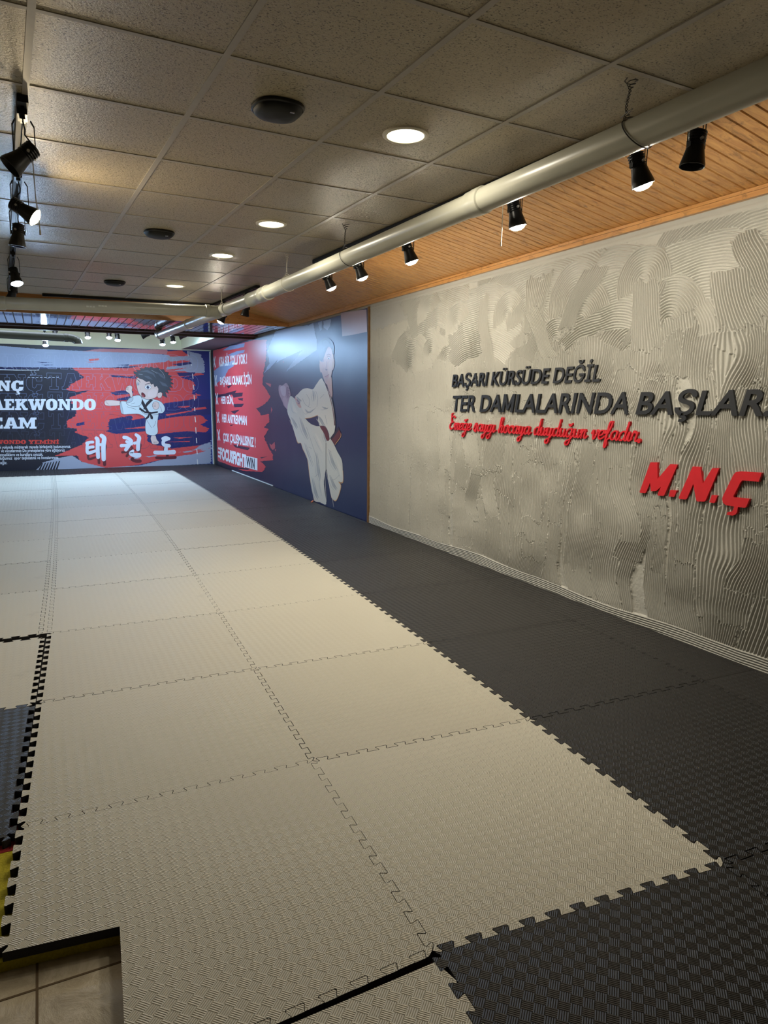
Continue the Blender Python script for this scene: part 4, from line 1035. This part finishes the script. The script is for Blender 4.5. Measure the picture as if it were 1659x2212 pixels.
WW = {k: Vector((XW-.012, node(D_, k).y-.01)) for k in range(-1, 14)}
LL2 = {k: LL[k]-Vector((1.02, -.03)) for k in range(-1, 14)}
DT = .0118
def seam(P_, Q_, teeth=12, d=DT, flip=False):
    if teeth == 0: return [P_, Q_]
    t = (Q_-P_); L = t.length; t = t/L; n = Vector((-t.y, t.x))*(-1 if flip else 1); p = L/teeth; out = [P_]
    prof = [(.25,-1,.0),(.31,-1,.0),(.29,-.7,0),(.215,.7,0),(.24,1,0),(.30,1,0),(.70,1,0),(.76,1,0),(.785,.7,0),(.71,-.7,0),(.69,-1,0),(.75,-1,0)]
    prof = [(.22,-1),(.29,-1),(.305,-.75),(.215,.72),(.25,1),(.75,1),(.785,.72),(.695,-.75),(.71,-1),(.78,-1)]
    for k in range(teeth):
        for u, o in prof: out.append(P_ + t*((k+u)*p) + n*(o*d))
    out.append(Q_); return out
rs = random.Random(11)
def mat_piece(loops, m, name, label, group, gap=.0009, th=.026, z=0.0, cat='floor mat', side='foam_side'):
    """loops: four seam polylines walked counter-clockwise"""
    pts = []
    for L in loops: pts += L[:-1]
    n = len(pts); area_ = sum(pts[i].x*pts[(i+1) % n].y - pts[(i+1) % n].x*pts[i].y for i in range(n))
    if area_ < 0: pts = pts[::-1]
    ins = []
    for i in range(n):
        a = (pts[i]-pts[i-1]); b = (pts[(i+1) % n]-pts[i])
        na = Vector((-a.y, a.x)).normalized(); nb = Vector((-b.y, b.x)).normalized(); s_ = na+nb
        if s_.length < .2: s_ = na
        s_.normalize(); ins.append(pts[i] + s_*gap/max(.5, s_.dot(na)))
    c = Vector((sum(p.x for p in pts)/n, sum(p.y for p in pts)/n))
    bm = bmesh.new(); zj = z
    top = [bm.verts.new((p.x-c.x, p.y-c.y, 0)) for p in ins]; bot = [bm.verts.new((p.x-c.x, p.y-c.y, -th)) for p in ins]
    bm.faces.new(top).material_index = 0; bm.faces.new(bot[::-1]).material_index = 1
    for i in range(n): bm.faces.new((bot[i], bot[(i+1) % n], top[(i+1) % n], top[i])).material_index = 1
    bm.normal_update()
    bmesh.ops.triangulate(bm, faces=[f for f in bm.faces if len(f.verts) > 4], ngon_method='EAR_CLIP')
    o = obj(name, bm, [M[m], M[side]], None, loc=(c.x, c.y, zj))
    o.rotation_euler = (0, 0, 0)
    return tag(o, label, cat, group)
ORD = ['zeroth', 'first', 'second', 'third', 'fourth', 'fifth', 'sixth', 'seventh', 'eighth', 'ninth', 'tenth', 'eleventh', 'twelfth', 'thirteenth', 'fourteenth']
def cell(TL, TR, k, teeth=(12, 12, 12, 12)):
    a, b, c, d = TL(k), TR(k), TR(k+1), TL(k+1)
    return [seam(a, b, teeth[0]), seam(b, c, teeth[1]), seam(d, c, teeth[2])[::-1], seam(a, d, teeth[3])[::-1]]
nA = lambda k: node(A_, k); nB = lambda k: node(B_, k); nC = lambda k: node(C_, k); nD = lambda k: node(D_, k)
nW = lambda k: WW[k]; nCL = lambda k: CL[k]; nL = lambda k: LL[k]; nL2 = lambda k: LL2[k]
def zj(): return rs.uniform(-.0012, .0)
GLT, GDK = 'light grey interlocking mats', 'black interlocking mats'
for k in range(0, 12):
    r_ = ORD[k+1]
    mat_piece(cell(nB, nA, k), 'light_mat', 'puzzle_mat', 'light grey puzzle floor mat beside the black mats, %s row from the camera' % r_, GLT, rs.uniform(.0007, .0018), z=zj())
    if k > 0: mat_piece(cell(nC, nB, k), 'light_mat', 'puzzle_mat', 'light grey puzzle floor mat in the middle light column, %s row from the camera' % r_, GLT, rs.uniform(.0007, .0018), z=zj())
for k in range(3, 12):
    mat_piece(cell(nL, nCL, k), 'light_mat', 'puzzle_mat', 'light grey puzzle floor mat at the left picture edge, %s row from the camera' % ORD[k+1], GLT, rs.uniform(.0007, .0018), z=zj())
    mat_piece(cell(nCL, nC, k, (0, 12, 0, 12)), 'light_mat', 'mat_edge_strip', 'narrow light toothed strip between left and middle light mats, %s row' % ORD[k+1], 'narrow light edge strips', .0009, z=-.0005, cat='mat strip')
    mat_piece(cell(nL2, nL, k), 'light_mat', 'puzzle_mat', 'light grey puzzle floor mat beyond the left picture edge, %s row' % ORD[k+1], GLT, .0009, z=zj())
for k in range(-1, 13):
    r_ = ORD[k+2]
    if k < 6:
        mat_piece(cell(nA, nD, k), 'dark_mat', 'puzzle_mat', 'black puzzle floor mat right of the light mats, %s row from the camera' % r_, GDK, rs.uniform(.0014, .0028), z=zj())
        mat_piece(cell(nD, nW, k, (0, 0, 0, 12)), 'dark_mat', 'mat_edge_piece', 'narrow black mat piece along the plaster wall, %s from the camera' % r_, 'black edge pieces along the wall', rs.uniform(.0008, .002), z=-.001, cat='mat strip')
    else:
        mat_piece(cell(nA, nW, k, (12, 0, 12, 12)), 'dark_mat', 'puzzle_mat', 'black puzzle floor mat right of the light mats, %s row from the camera' % r_, GDK, rs.uniform(.0014, .0028), z=zj())
for (a, b, nm) in ((nB, nA, 'in front of the right red strokes'), (nC, nB, 'in front of the brush characters'), (nL, nC, 'in front of the small mural text'), (nL2, nL, 'left of the picture edge')):
    mat_piece(cell(a, b, 12, (12, 12, 0, 12)), 'dark_mat', 'puzzle_mat', 'black puzzle floor mat at the far wall, %s' % nm, GDK, .0008, z=zj())
# nearest row
mat_piece(cell(nB, nA, -1), 'dark_mat', 'puzzle_mat', 'black puzzle floor mat in the lower right corner, toothed into a light mat', GDK, .0008, z=zj())
b1 = Vector((.072, 1.300))
def edge_off(P_, Q_, t, o):
    d_ = (Q_-P_).normalized(); return P_ + (Q_-P_)*t + Vector((-d_.y, d_.x))*o
nearmat = mat_piece([seam(Vector((.06, .35)), nB(-1), 8), seam(nB(-1), nB(0), 12)[:-12], [seam(nB(-1), nB(0), 12)[-12], edge_off(b1, nB(0), .985, -.032)],
           [edge_off(b1, nB(0), .985, -.032), edge_off(b1, nB(0), 0, -.018)], [edge_off(b1, nB(0), 0, -.018), Vector((.06, .35))]],
          'light_mat', 'puzzle_mat', 'light grey puzzle floor mat at the bottom edge, left of the black corner mat', GLT, .0006, z=-.001)
for k in range(9):                                   # its teeth, still sitting in the neighbour
    q = [edge_off(b1, nB(0), (k+u)/9, o*DT) for u, o in ((.295,-1.0),(.305,-.75),(.215,.72),(.25,1),(.75,1),(.785,.72),(.695,-.75),(.705,-1.0))]
    c = sum(q, Vector((0, 0)))/8; q = [c+(p-c)*.955 for p in q]
    bm = bmesh.new(); t = [bm.verts.new((p.x, p.y, -.0006)) for p in q]; b = [bm.verts.new((p.x, p.y, -.026)) for p in q]
    bm.faces.new(t[::-1]); bm.faces.new(b)
    for a in range(8): bm.faces.new((b[a], b[(a+1) % 8], t[(a+1) % 8], t[a])).material_index = 1
    bmesh.ops.recalc_face_normals(bm, faces=bm.faces)
    o = obj('tooth', bm, [M['light_mat'], M['foam_side']], nearmat); o.matrix_parent_inverse = Matrix.Translation(-nearmat.location)
cut = [Vector((-.168, 1.790)), Vector((.104, 1.758)), Vector((.088, 1.52)), b1]
mat_piece([seam(b1, nB(0), 9), seam(nB(0), nB(1), 12), seam(nC(1), nB(1), 12)[::-1], seam(cut[0], nC(1), 7)[::-1], [cut[0], cut[1]], [cut[1], cut[2]], [cut[2], b1]],
          'light_mat', 'puzzle_mat', 'light grey puzzle floor mat with a square corner cut out over bare tiles', GLT, .0008)
# left mats that have slipped away from the middle column
q0, q1 = Vector((-.162, 2.300)), Vector((-.107, 3.345)); w0, w1 = Vector((-1.20, 2.335)), Vector((-1.16, 3.38))
mat_piece([seam(w0, q0, 12), seam(q0, q1, 12, flip=True), seam(w1, q1, 12)[::-1], seam(w0, w1, 12)[::-1]], 'dark_mat', 'puzzle_mat', 'black puzzle floor mat at the left edge, slipped away from the light mats', GDK, .001, z=-.001)
q2 = Vector((-.060, 4.310)); w2 = Vector((-1.12, 4.33))
mat_piece([seam(w1, q1, 12), seam(q1, q2, 12, flip=True), seam(w2, q2, 12)[::-1], seam(w1, w2, 12)[::-1]], 'light_mat', 'puzzle_mat', 'light grey puzzle floor mat at the left edge, just beyond the slipped black mat', GLT, .0012, z=-.001)
# layer underneath
def slab_thing(name, pts, m, label, z0, z1, cat):
    c = Vector((sum(p[0] for p in pts)/len(pts), sum(p[1] for p in pts)/len(pts))); bm = bmesh.new()
    t = [bm.verts.new((p[0]-c.x, p[1]-c.y, z1-z0)) for p in pts]; b = [bm.verts.new((p[0]-c.x, p[1]-c.y, 0)) for p in pts]; n = len(pts)
    bm.faces.new(t); bm.faces.new(b[::-1])
    for i in range(n): bm.faces.new((b[i], b[(i+1) % n], t[(i+1) % n], t[i]))
    return tag(obj(name, bm, M[m], None, loc=(c.x, c.y, z0)), label, cat)
UZ0, UZ1 = ZF, -.0275
slab_thing('underlay_mat', [(-.50, 1.797), (-.165, 1.793), (.02, 1.775), (.102, 1.762), (.9, 1.74), (.9, 2.27), (-.50, 2.27)], 'yellow_foam', 'yellow foam underlay mat edge under the cut light mat', UZ0, UZ1, 'underlay mat')
slab_thing('underlay_mat', [(.112, 1.0), (.9, 1.0), (.9, 1.738), (.108, 1.765), (.104, 1.62), (.110, 1.50)], 'red_foam', 'dark red foam underlay mat under the right side of the cut-out', UZ0, UZ1, 'underlay mat')
slab_thing('underlay_mat', [(-1.2, 2.272), (.9, 2.272), (.9, 2.62), (-1.2, 2.62)], 'red_foam', 'dark red foam underlay mat under the slipped black mat', UZ0, UZ1, 'underlay mat')
slab_thing('underlay_mat', [(-1.2, 2.622), (.9, 2.622), (.9, 14.70), (-2.2, 14.70), (-2.2, 4.4), (-1.2, 4.4)], 'dark_under', 'black foam underlay beneath the far light mats', UZ0, UZ1, 'underlay mat')
slab_thing('underlay_mat', [(.902, .2), (3.24, .2), (3.24, 14.70), (.902, 14.70)], 'dark_under', 'black foam underlay beneath the black mats', UZ0, UZ1, 'underlay mat')

# ------------------------------------------------------------------ ceiling fittings
def downlight(i, j, label, tilt=0):
    p = gp(i, j); root = empty('downlight', (p.x, p.y, HC)); tag(root, label, 'ceiling light', 'round downlights')
    bm = bmesh.new(); lathe(bm, [(.104, 0), (.103, -.005), (.094, -.010), (.084, -.008), (.082, .004)], 40); obj('trim_ring', bm, M['white_ring'], root, True)
    bm = bmesh.new(); lathe(bm, [(.0005, -.0045), (.083, -.004)], 40); obj('diffuser', bm, M['em_down'], root, True)
    l = bpy.data.lights.new('downlight_beam', 'AREA'); l.shape = 'DISK'; l.size = .16; l.energy = L_DOWN; l.color = WARM
    o = bpy.data.objects.new('downlight_beam', l); COL.objects.link(o); o.parent = root; o.location = (0, 0, -.014)
    return root
def inv_grid(x, y):
    dx, dy = x-GX, y-GY; c, s = math.cos(GT), math.sin(GT); return ((dx*c+dy*s)/.6, (-dx*s+dy*c)/.6)
for (x, y), lb in zip([(1.548, 2.960), (1.491, 4.790), (1.442, 5.994), (1.372, 7.812)],
                      ['nearest and largest round glowing downlight in the tile ceiling', 'second round glowing downlight from the camera', 'third round glowing downlight from the camera', 'farthest round glowing downlight, near the cross pipe']):
    downlight(*inv_grid(x, y), lb)
def speaker(x, y, label):
    root = empty('ceiling_speaker', (x, y, HC)); tag(root, label, 'speaker', 'black ceiling speakers')
    bm = bmesh.new(); lathe(bm, [(.101, 0), (.104, -.006), (.103, -.012), (.098, -.016)], 40, power=2.5); obj('rim', bm, M['black'], root, True)
    bm = bmesh.new(); lathe(bm, [(.097, -.013), (.094, -.022), (.080, -.034), (.05, -.042), (.0005, -.044)], 40, power=2.5); obj('grille', bm, M['black_matt'], root, True)
    bm = bmesh.new(); box(bm, .028, .046, -.070, -.062, -.038, -.034); obj('badge', bm, M['screw'], root)
    root.rotation_euler.z = GT
for (x, y), lb in zip([(.948, 2.932), (.853, 5.396), (.781, 7.837)], ['nearest black domed ceiling speaker', 'second black domed ceiling speaker, left of a lit downlight', 'farthest black domed ceiling speaker, just before the cross pipe']):
    speaker(x, y, lb)

# drain pipes
def zp(Y): return 2.335 - .0112*(Y-1.5) if Y < 6.5 else 2.279
def pp(Y): return along(Y, 2.035, zp(Y))
R_P = .0575
pipe = empty('drain_pipe', pp(3)); tag(pipe, 'long grey plastic drain pipe hung along the right side of the ceiling', 'pipe')
MPI = Matrix.Translation(-pipe.location)
def ppart(name, pts, r, m='pipe', n=28, par=None, inv=None):
    bm = bmesh.new(); tube(bm, pts, r, n); o = obj(name, bm, M[m], par or pipe, True); o.matrix_parent_inverse = inv or MPI; return o
ppart('pipe_run', [pp(y) for y in (-2.2, 0, 1.5, 3.04)], R_P)
ppart('socket', [pp(2.985), pp(2.99), pp(3.05), pp(3.055), pp(3.10), pp(3.105)], [R_P+.001, R_P+.007, R_P+.007, R_P+.0045, R_P+.0045, R_P])
ppart('pipe_run', [pp(y) for y in (3.06, 4.5, 6.2)], R_P-.001)
ppart('socket', [pp(6.14), pp(6.145), pp(6.19), pp(6.2), pp(6.26), pp(6.27), pp(6.33), pp(6.34), pp(6.62), pp(6.625), pp(6.66), pp(6.665)], [R_P, R_P+.008, R_P+.008, R_P+.003, R_P+.003, R_P+.007, R_P+.007, R_P+.003, R_P+.002, R_P+.006, R_P+.006, R_P])
ppart('pipe_run', [pp(y) for y in (6.6, 7.45)], R_P-.001)
ppart('tee', [pp(7.42), pp(7.425), pp(7.47), pp(7.475), pp(7.80), pp(7.805), pp(7.84), pp(7.845)], [R_P, R_P+.007, R_P+.007, R_P+.003, R_P+.003, R_P+.007, R_P+.007, R_P])
ppart('pipe_run', [pp(y) for y in (7.82, 9.2)], R_P-.001)
ppart('socket', [pp(9.14), pp(9.145), pp(9.20), pp(9.205)], [R_P, R_P+.006, R_P+.006, R_P])
ppart('pipe_run', [pp(y) for y in (9.2, 10.95)], R_P-.001)
ppart('end_elbow', [pp(10.93), pp(10.935), pp(11.0), pp(11.005), pp(11.03), pp(11.08)+Vector((0, 0, .012)), pp(11.12)+Vector((0, .0, .045))], [R_P, R_P+.008, R_P+.008, R_P+.003, R_P+.003, R_P+.002, R_P])
# the branch that crosses the hall
T0 = pp(7.64); dirn = Vector((-1, -.0382, 0)).normalized()
def bp(s_): q = T0 + dirn*s_; q.z = 2.272 - .026*s_; return q
br = empty('drain_pipe', bp(1)); tag(br, 'grey plastic drain pipe crossing the hall below the wooden fascia', 'pipe')
BRI = Matrix.Translation(-br.location)
ppart('collar', [bp(.0), bp(.13), bp(.135), bp(.175), bp(.18)], [R_P+.002, R_P+.002, R_P+.008, R_P+.008, R_P], par=br, inv=BRI)
ppart('pipe_run', [bp(.16), bp(1.0), bp(2.06)], R_P, par=br, inv=BRI)
ppart('socket', [bp(2.03), bp(2.035), bp(2.10), bp(2.105)], [R_P, R_P+.007, R_P+.007, R_P+.001], par=br, inv=BRI)
ppart('pipe_run', [bp(2.06), bp(4.0), bp(6.6)], R_P, par=br, inv=BRI)
for a in ((1.22, .09), (1.33, .07)):     # small printed marks on the branch
    bm = bmesh.new(); p = bp(a[0])
    for s_ in range(3):
        q = p + dirn*(-s_*.028 + 0)
        box(bm, q.x-.011, q.x+.011, q.y-R_P-.0016, q.y-R_P+.002, q.z-.004-.01*(a[1] < .08), q.z+.010-.01*(a[1] < .08))
    o = obj('printed_mark', bm, plain('pale_mark', (.60, .60, .52), .5), br); o.matrix_parent_inverse = BRI
# dark pipe in the far bay
dp = empty('drain_pipe', (0, 12.6, 2.31)); tag(dp, 'dark grey drain pipe with a ribbed elbow in front of the cream wall', 'pipe')
DI = Matrix.Translation(-dp.location)
ppart('pipe_run', [(-4.4, 12.6, 2.33), (-.5, 12.6, 2.318), (.50, 12.6, 2.306)], .062, 'pipe_dark', par=dp, inv=DI)
ppart('socket', [(.44, 12.6, 2.307), (.445, 12.6, 2.307), (.50, 12.6, 2.306), (.505, 12.6, 2.306)], [.062, .069, .069, .063], 'pipe_dark', par=dp, inv=DI)
el = []
rad = []
for k in range(19):
    a = k/18*PI/2; el.append((.50+.15*math.sin(a), 12.6-.02*math.sin(a), 2.306-.085*(1-math.cos(a)))); rad.append(.062 + (.004 if k % 3 == 0 else 0))
ppart('ribbed_elbow', el, rad, 'pipe_dark', par=dp, inv=DI)

# wires that hold the long pipe
def hanger(Y, label, m, w=.0022, fork=True):
    c = pp(Y); r = R_P+.004
    root = empty('pipe_hanger', (c.x, c.y, HC)); tag(root, label, 'hanging wire', 'twisted wires holding the drain pipe')
    inv = Matrix.Translation(-root.location); bm = bmesh.new(); n = 28
    ring = [Vector((c.x+r*math.sin(a), c.y+.045*math.cos(a)*(1 if m == 'wire' else .4), c.z+r*math.cos(a))) for a in [2*PI*k/n for k in range(n+1)]]
    tube(bm, ring, w, 6); o = obj('wire_loop', bm, M[m], root, True); o.matrix_parent_inverse = inv
    bm = bmesh.new(); top = Vector((c.x, c.y+.045*(1 if m == 'wire' else .4), c.z+r)); H = HC - top.z
    for ph in (0, PI):
        pts = []
        for k in range(41):
            t = k/40; am = .004 if .2 < t < .75 else (.004 + (.02*(.2-t)/.2 if t < .2 else .022*(t-.75)/.25))
            pts.append(top + Vector((am*math.cos(ph+t*38), am*math.sin(ph+t*38)+.012*math.sin(t*5)+.01*t, H*t)))
        tube(bm, pts, w*.8, 5)
    o = obj('twisted_wire', bm, M[m], root, True); o.matrix_parent_inverse = inv
hanger(2.06, 'dark twisted wire looped round the pipe, nearest the camera', 'wire')
hanger(4.52, 'dark twisted wire looped round the pipe above the fifth spotlight', 'wire')
hanger(5.66, 'pale string holding the pipe beside its double socket', 'cord', .0018)
hanger(7.62, 'pale wire tied round the pipe at its tee joint', 'cord', .0022)

# track spotlights ------------------------------------------------
def make_spot():
    """origin at the track; the lamp head hangs below and swings on a fork"""
    root = empty('track_spotlight')
    bm = bmesh.new(); box(bm, -.018, .018, -.045, .045, -.030, 0); box(bm, -.010, .010, -.028, .028, -.042, -.030); obj('adapter', bm, M['black'], root)
    bm = bmesh.new()
    for s in (-1, 1):
        for q in (-.007, .007):
            tube(bm, [(.040*s*.7, q, -.038), (.040*s, q, -.060), (.040*s, q*.8, -.166)], .0022, 6)
        box(bm, .036*s-.004, .036*s+.004, -.010, .010, -.184, -.162)
    obj('fork', bm, M['black_matt'], root, True)
    return root
def add_head(root, tx, tz, lamp, energy, col, cap=1.0, em=None, flip=1, spot=1.9, blend=.8):
    """tx, tz: Euler turn of the head on the fork"""
    head_loc = Vector((0, 0, -.170))
    Rm = Matrix.Rotation(tz, 4, 'Z') @ Matrix.Rotation(tx, 4, 'X')
    Mh = Matrix.Translation(head_loc) @ Rm
    bm = bmesh.new()
    prof = [(.0005, .052), (.022, .051), (.028, .046)]
    z = .046
    for k in range(5): prof += [(.0335, z-.001), (.0345, z-.005), (.0305, z-.007), (.0305, z-.0095)]; z -= .0105
    prof += [(.032, z), (.035, z-.018), (.042, z-.048), (.0465, z-.066), (.0475, z-.076), (.0455, z-.076), (.041, z-.055), (.028, z-.01)]
    lathe(bm, prof, 32, Mh); o = obj('lamp_shade', bm, M['black'], root, True); shade = o
    bm = bmesh.new(); zb = z-.058
    if lamp == 'off': lathe(bm, [(.0005, zb+.006), (.034, zb+.008), (.038, zb+.018)], 28, Mh)
    else: lathe(bm, [(.0005, zb-.036), (.018, zb-.034), (.032, zb-.027), (.0405, zb-.015), (.0415, zb+.00)], 28, Mh)
    obj('bulb', bm, M['bulb_off'] if lamp == 'off' else em, shade, True)
    bm = bmesh.new(); w = Mh @ Vector((.0365, 0, .01)); w2 = Mh @ Vector((-.0365, 0, .01))
    for c_, s in ((w, 1), (w2, -1)):
        d = (Mh.to_3x3() @ Vector((s, 0, 0))); tube(bm, [c_-d*.002, c_+d*.008], .006, 10)
    obj('knob', bm, M['screw'], shade, True)
    bm = bmesh.new(); tube(bm, [(0, 0, -.04), (.006, .010, -.07), (.004, .012, -.09), tuple(Mh @ Vector((0, 0, .052)))], .0032, 6); obj('cable', bm, M['black_matt'], root, True)
def track(name, a, b, label, cat='lamp track', z=HC-.004):
    a = Vector(a); b = Vector(b); root = empty(name, (a+b)/2); tag(root, label, cat)
    inv = Matrix.Translation(-root.location); d = (b-a).normalized(); n = Vector((-d.y, d.x, 0))
    bm = bmesh.new()
    def seg(o0, o1, z0, z1): hexa(bm, [a+n*o0+Vector((0,0,z0)), a+n*o1+Vector((0,0,z0)), b+n*o1+Vector((0,0,z0)), b+n*o0+Vector((0,0,z0))], [a+n*o0+Vector((0,0,z1)), a+n*o1+Vector((0,0,z1)), b+n*o1+Vector((0,0,z1)), b+n*o0+Vector((0,0,z1))])
    seg(-.020, .020, -.014, 0); seg(-.020, -.006, -.026, -.014); seg(.006, .020, -.026, -.014)
    o = obj('rail', bm, M['black_matt'], root); o.matrix_parent_inverse = inv
    for e, s in ((a, -1), (b, 1)):
        bm = bmesh.new(); hexa(bm, [e+n*q[0]+d*q[1]+Vector((0,0,-.028)) for q in ((-.020,-.018),(.020,-.018),(.020,.018),(-.020,.018))], [e+n*q[0]+d*q[1] for q in ((-.020,-.018),(.020,-.018),(.020,.018),(-.020,.018))])
        o = obj('end_cap', bm, M['black_matt'], root); o.matrix_parent_inverse = inv
ZT = HC-.004
track('lighting_track', along(1.0, 2.33, ZT), along(5.8, 2.33, ZT), 'long black lighting track on the ceiling behind the grey pipe')
track('lighting_track', (2.13, 7.36, ZT), (2.04, 9.06, ZT), 'short black lighting track seen above the pipe near the fascia')
track('lighting_track', along(3.28, .07, ZT), along(8.95, .07, ZT), 'black lighting track down the left side of the tile ceiling')
track('lighting_track', (.14, 9.11, ZT), (2.05, 9.03, ZT), 'black lighting track lying across the end of the tile ceiling')
track('lighting_track', (-1.2, 13.0, 2.64), (2.6, 13.0, 2.64), 'black lighting track in the far bay before the cream wall')
def spot_at(x, y, z, tx, tz, lamp, label, energy=0, col=WARM, em='em_white', rz=0., group='black track spotlights', sp=1.9, bl=.8):
    r = make_spot(); r.location = (x, y, z); r.rotation_euler = (0, 0, rz); tag(r, label, 'spotlight', group)
    add_head(r, tx, tz, lamp, energy, col, em=M[em], spot=sp, blend=bl); return r
SR = [(2.05, .12, 1.2, 'off', 'nearest right-hand spotlight, unlit, black against the pine lining'),
      (2.33, .38, -1.75, 'on', 'second right-hand spotlight from the camera, lit, beside the wire loop'),
      (3.14, .25, -1.75, 'on', 'third right-hand spotlight, lit, with a white string hanging down'),
      (4.24, .35, -1.75, 'on', 'fourth right-hand spotlight from the camera, lit, under the pipe'),
      (4.97, .40, -1.75, 'on', 'fifth right-hand spotlight, lit, below the second wire loop'),
      (5.55, .45, -1.75, 'on', 'sixth right-hand spotlight, lit, farthest of the right row')]
for y, tx, tz, lamp, lb in SR:
    p = along(y, 2.33, ZT-.018)
    spot_at(p.x, p.y, p.z, tx, tz, lamp, lb, 0 if lamp == 'off' else L_SPOT_R, (1.0, .90, .72))
spot_at(2.11, 7.75, ZT-.018, .2, 1.3, 'off', 'unlit spotlight half hidden behind the pipe, on the short track')
spot_at(2.065, 8.60, ZT-.018, .5, 1.3, 'on', 'lit spotlight peeping out under the pipe tee by the fascia', L_SPOT_R*.5, WARM)
SL = [(3.38, .80, 1.7, 'off', 'large black spotlight high on the left, tilted to the left', 0, WARM, 'em_warm'),
      (4.30, 1.0, -1.85, 'on', 'spotlight on the left track glowing warm white, aimed to the right', L_SPOT_L, WARM2, 'em_warm'),
      (4.92, .12, 1.2, 'off', 'unlit black spotlight hanging straight down on the left track', 0, WARM, 'em_warm'),
      (6.55, .35, -2.6, 'on', 'spotlight on the left track glowing cold blue white', L_COLD*.45, COLD, 'em_cold'),
      (7.65, .4, .9, 'off', 'black spotlight just above the cross pipe on the left', 0, WARM, 'em_warm')]
for y, tx, tz, lamp, lb, en, co_, em in SL:
    p = along(y, .07, ZT-.018); spot_at(p.x, p.y, p.z, tx, tz, lamp, lb, en, co_, em)
# string hanging from the left track, and the one by the third spotlight
for pts, lb in (([along(3.45, .10, 2.36), along(3.45, .102, 2.2), along(3.44, .11, 2.06)], 'thin pale pull cord hanging beside the left spotlights'),
                ([along(3.16, 2.27, 2.38), along(3.155, 2.265, 2.27), along(3.15, 2.26, 2.20), along(3.14, 2.25, 2.17)], 'short white string dangling beside the third right-hand spotlight')):
    bm = bmesh.new(); c = Vector(pts[0]); tube(bm, [Vector(p)-c for p in pts], .0022, 6); tube(bm, [Vector(pts[-1])-c, Vector(pts[-1])-c-Vector((0,0,.02))], .004, 6)
    tag(obj('pull_cord', bm, M['cord'], None, True, loc=c), lb, 'cord')
# far bay
FB = [(.33, 13.0, 2.60, .30, 2.6, 'on', 'cold lit spotlight above the dark pipe in the far bay', .8), (.82, 13.0, 2.60, .28, 3.2, 'on', 'lit spotlight at the elbow of the dark pipe', .5),
      (1.16, 13.0, 2.61, .34, 3.0, 'on', 'brightest cold spotlight in the middle of the far bay', .8), (1.29, 13.0, 2.575, .28, 3.2, 'on', 'lit spotlight right beside the brightest one in the far bay', .5),
      (1.77, 13.0, 2.61, 1.2, 1.2, 'off', 'small unlit spotlight between two lit pairs in the far bay', 0), (2.03, 13.0, 2.53, .34, 3.0, 'on', 'lit spotlight directly under the end of the long pipe', .5),
      (2.21, 13.0, 2.58, .28, 3.2, 'on', 'lit spotlight just right of the long pipe end', .5), (2.40, 13.0, 2.62, 1.25, 1.4, 'off', 'unlit sideways spotlight, farthest right in the far bay', 0),
      (.17, 12.9, 2.44, .28, 3.2, 'on', 'lit spotlight glowing below the dark pipe', .4)]
for x in (-1.0, .7, 2.5):
    bm = bmesh.new(); tube(bm, [(x, 13.0, 2.63), (x, 13.0, 2.985)], .006, 8)
    tag(obj('support_rod', bm, M['black_matt'], None, True), 'thin black rod holding the far bay track, %s' % {-1.0: 'left of the picture', .7: 'beside the pipe elbow', 2.5: 'at the right end'}[x], 'rod', 'rods holding the far track')
for x, y, z, tx, tz, lamp, lb, e in FB:
    r = spot_at(x, y, z, tx, tz, lamp, lb, L_COLD*e, COLD, 'em_far', group='spotlights in the far bay')
    if z < 2.62:
        bm = bmesh.new(); tube(bm, [(0, 13.0-y, -.005), (0, 13.0-y, 2.625-z)], .005, 8); obj('drop_rod', bm, M['black_matt'], r, True)

# small red and pink scrap at the foot of the mural
bm = bmesh.new(); tube(bm, [(-.03, -.03, .006), (0, 0, .012), (.02, .05, .006)], [.008, .012, .006], 8)
tag(obj('paper_scrap', bm, plain('orange_scrap', (.75, .25, .15), .6), None, True, loc=(3.22, 8.72, 0)), 'tiny orange scrap on the black mats at the foot of the mural', 'scrap')
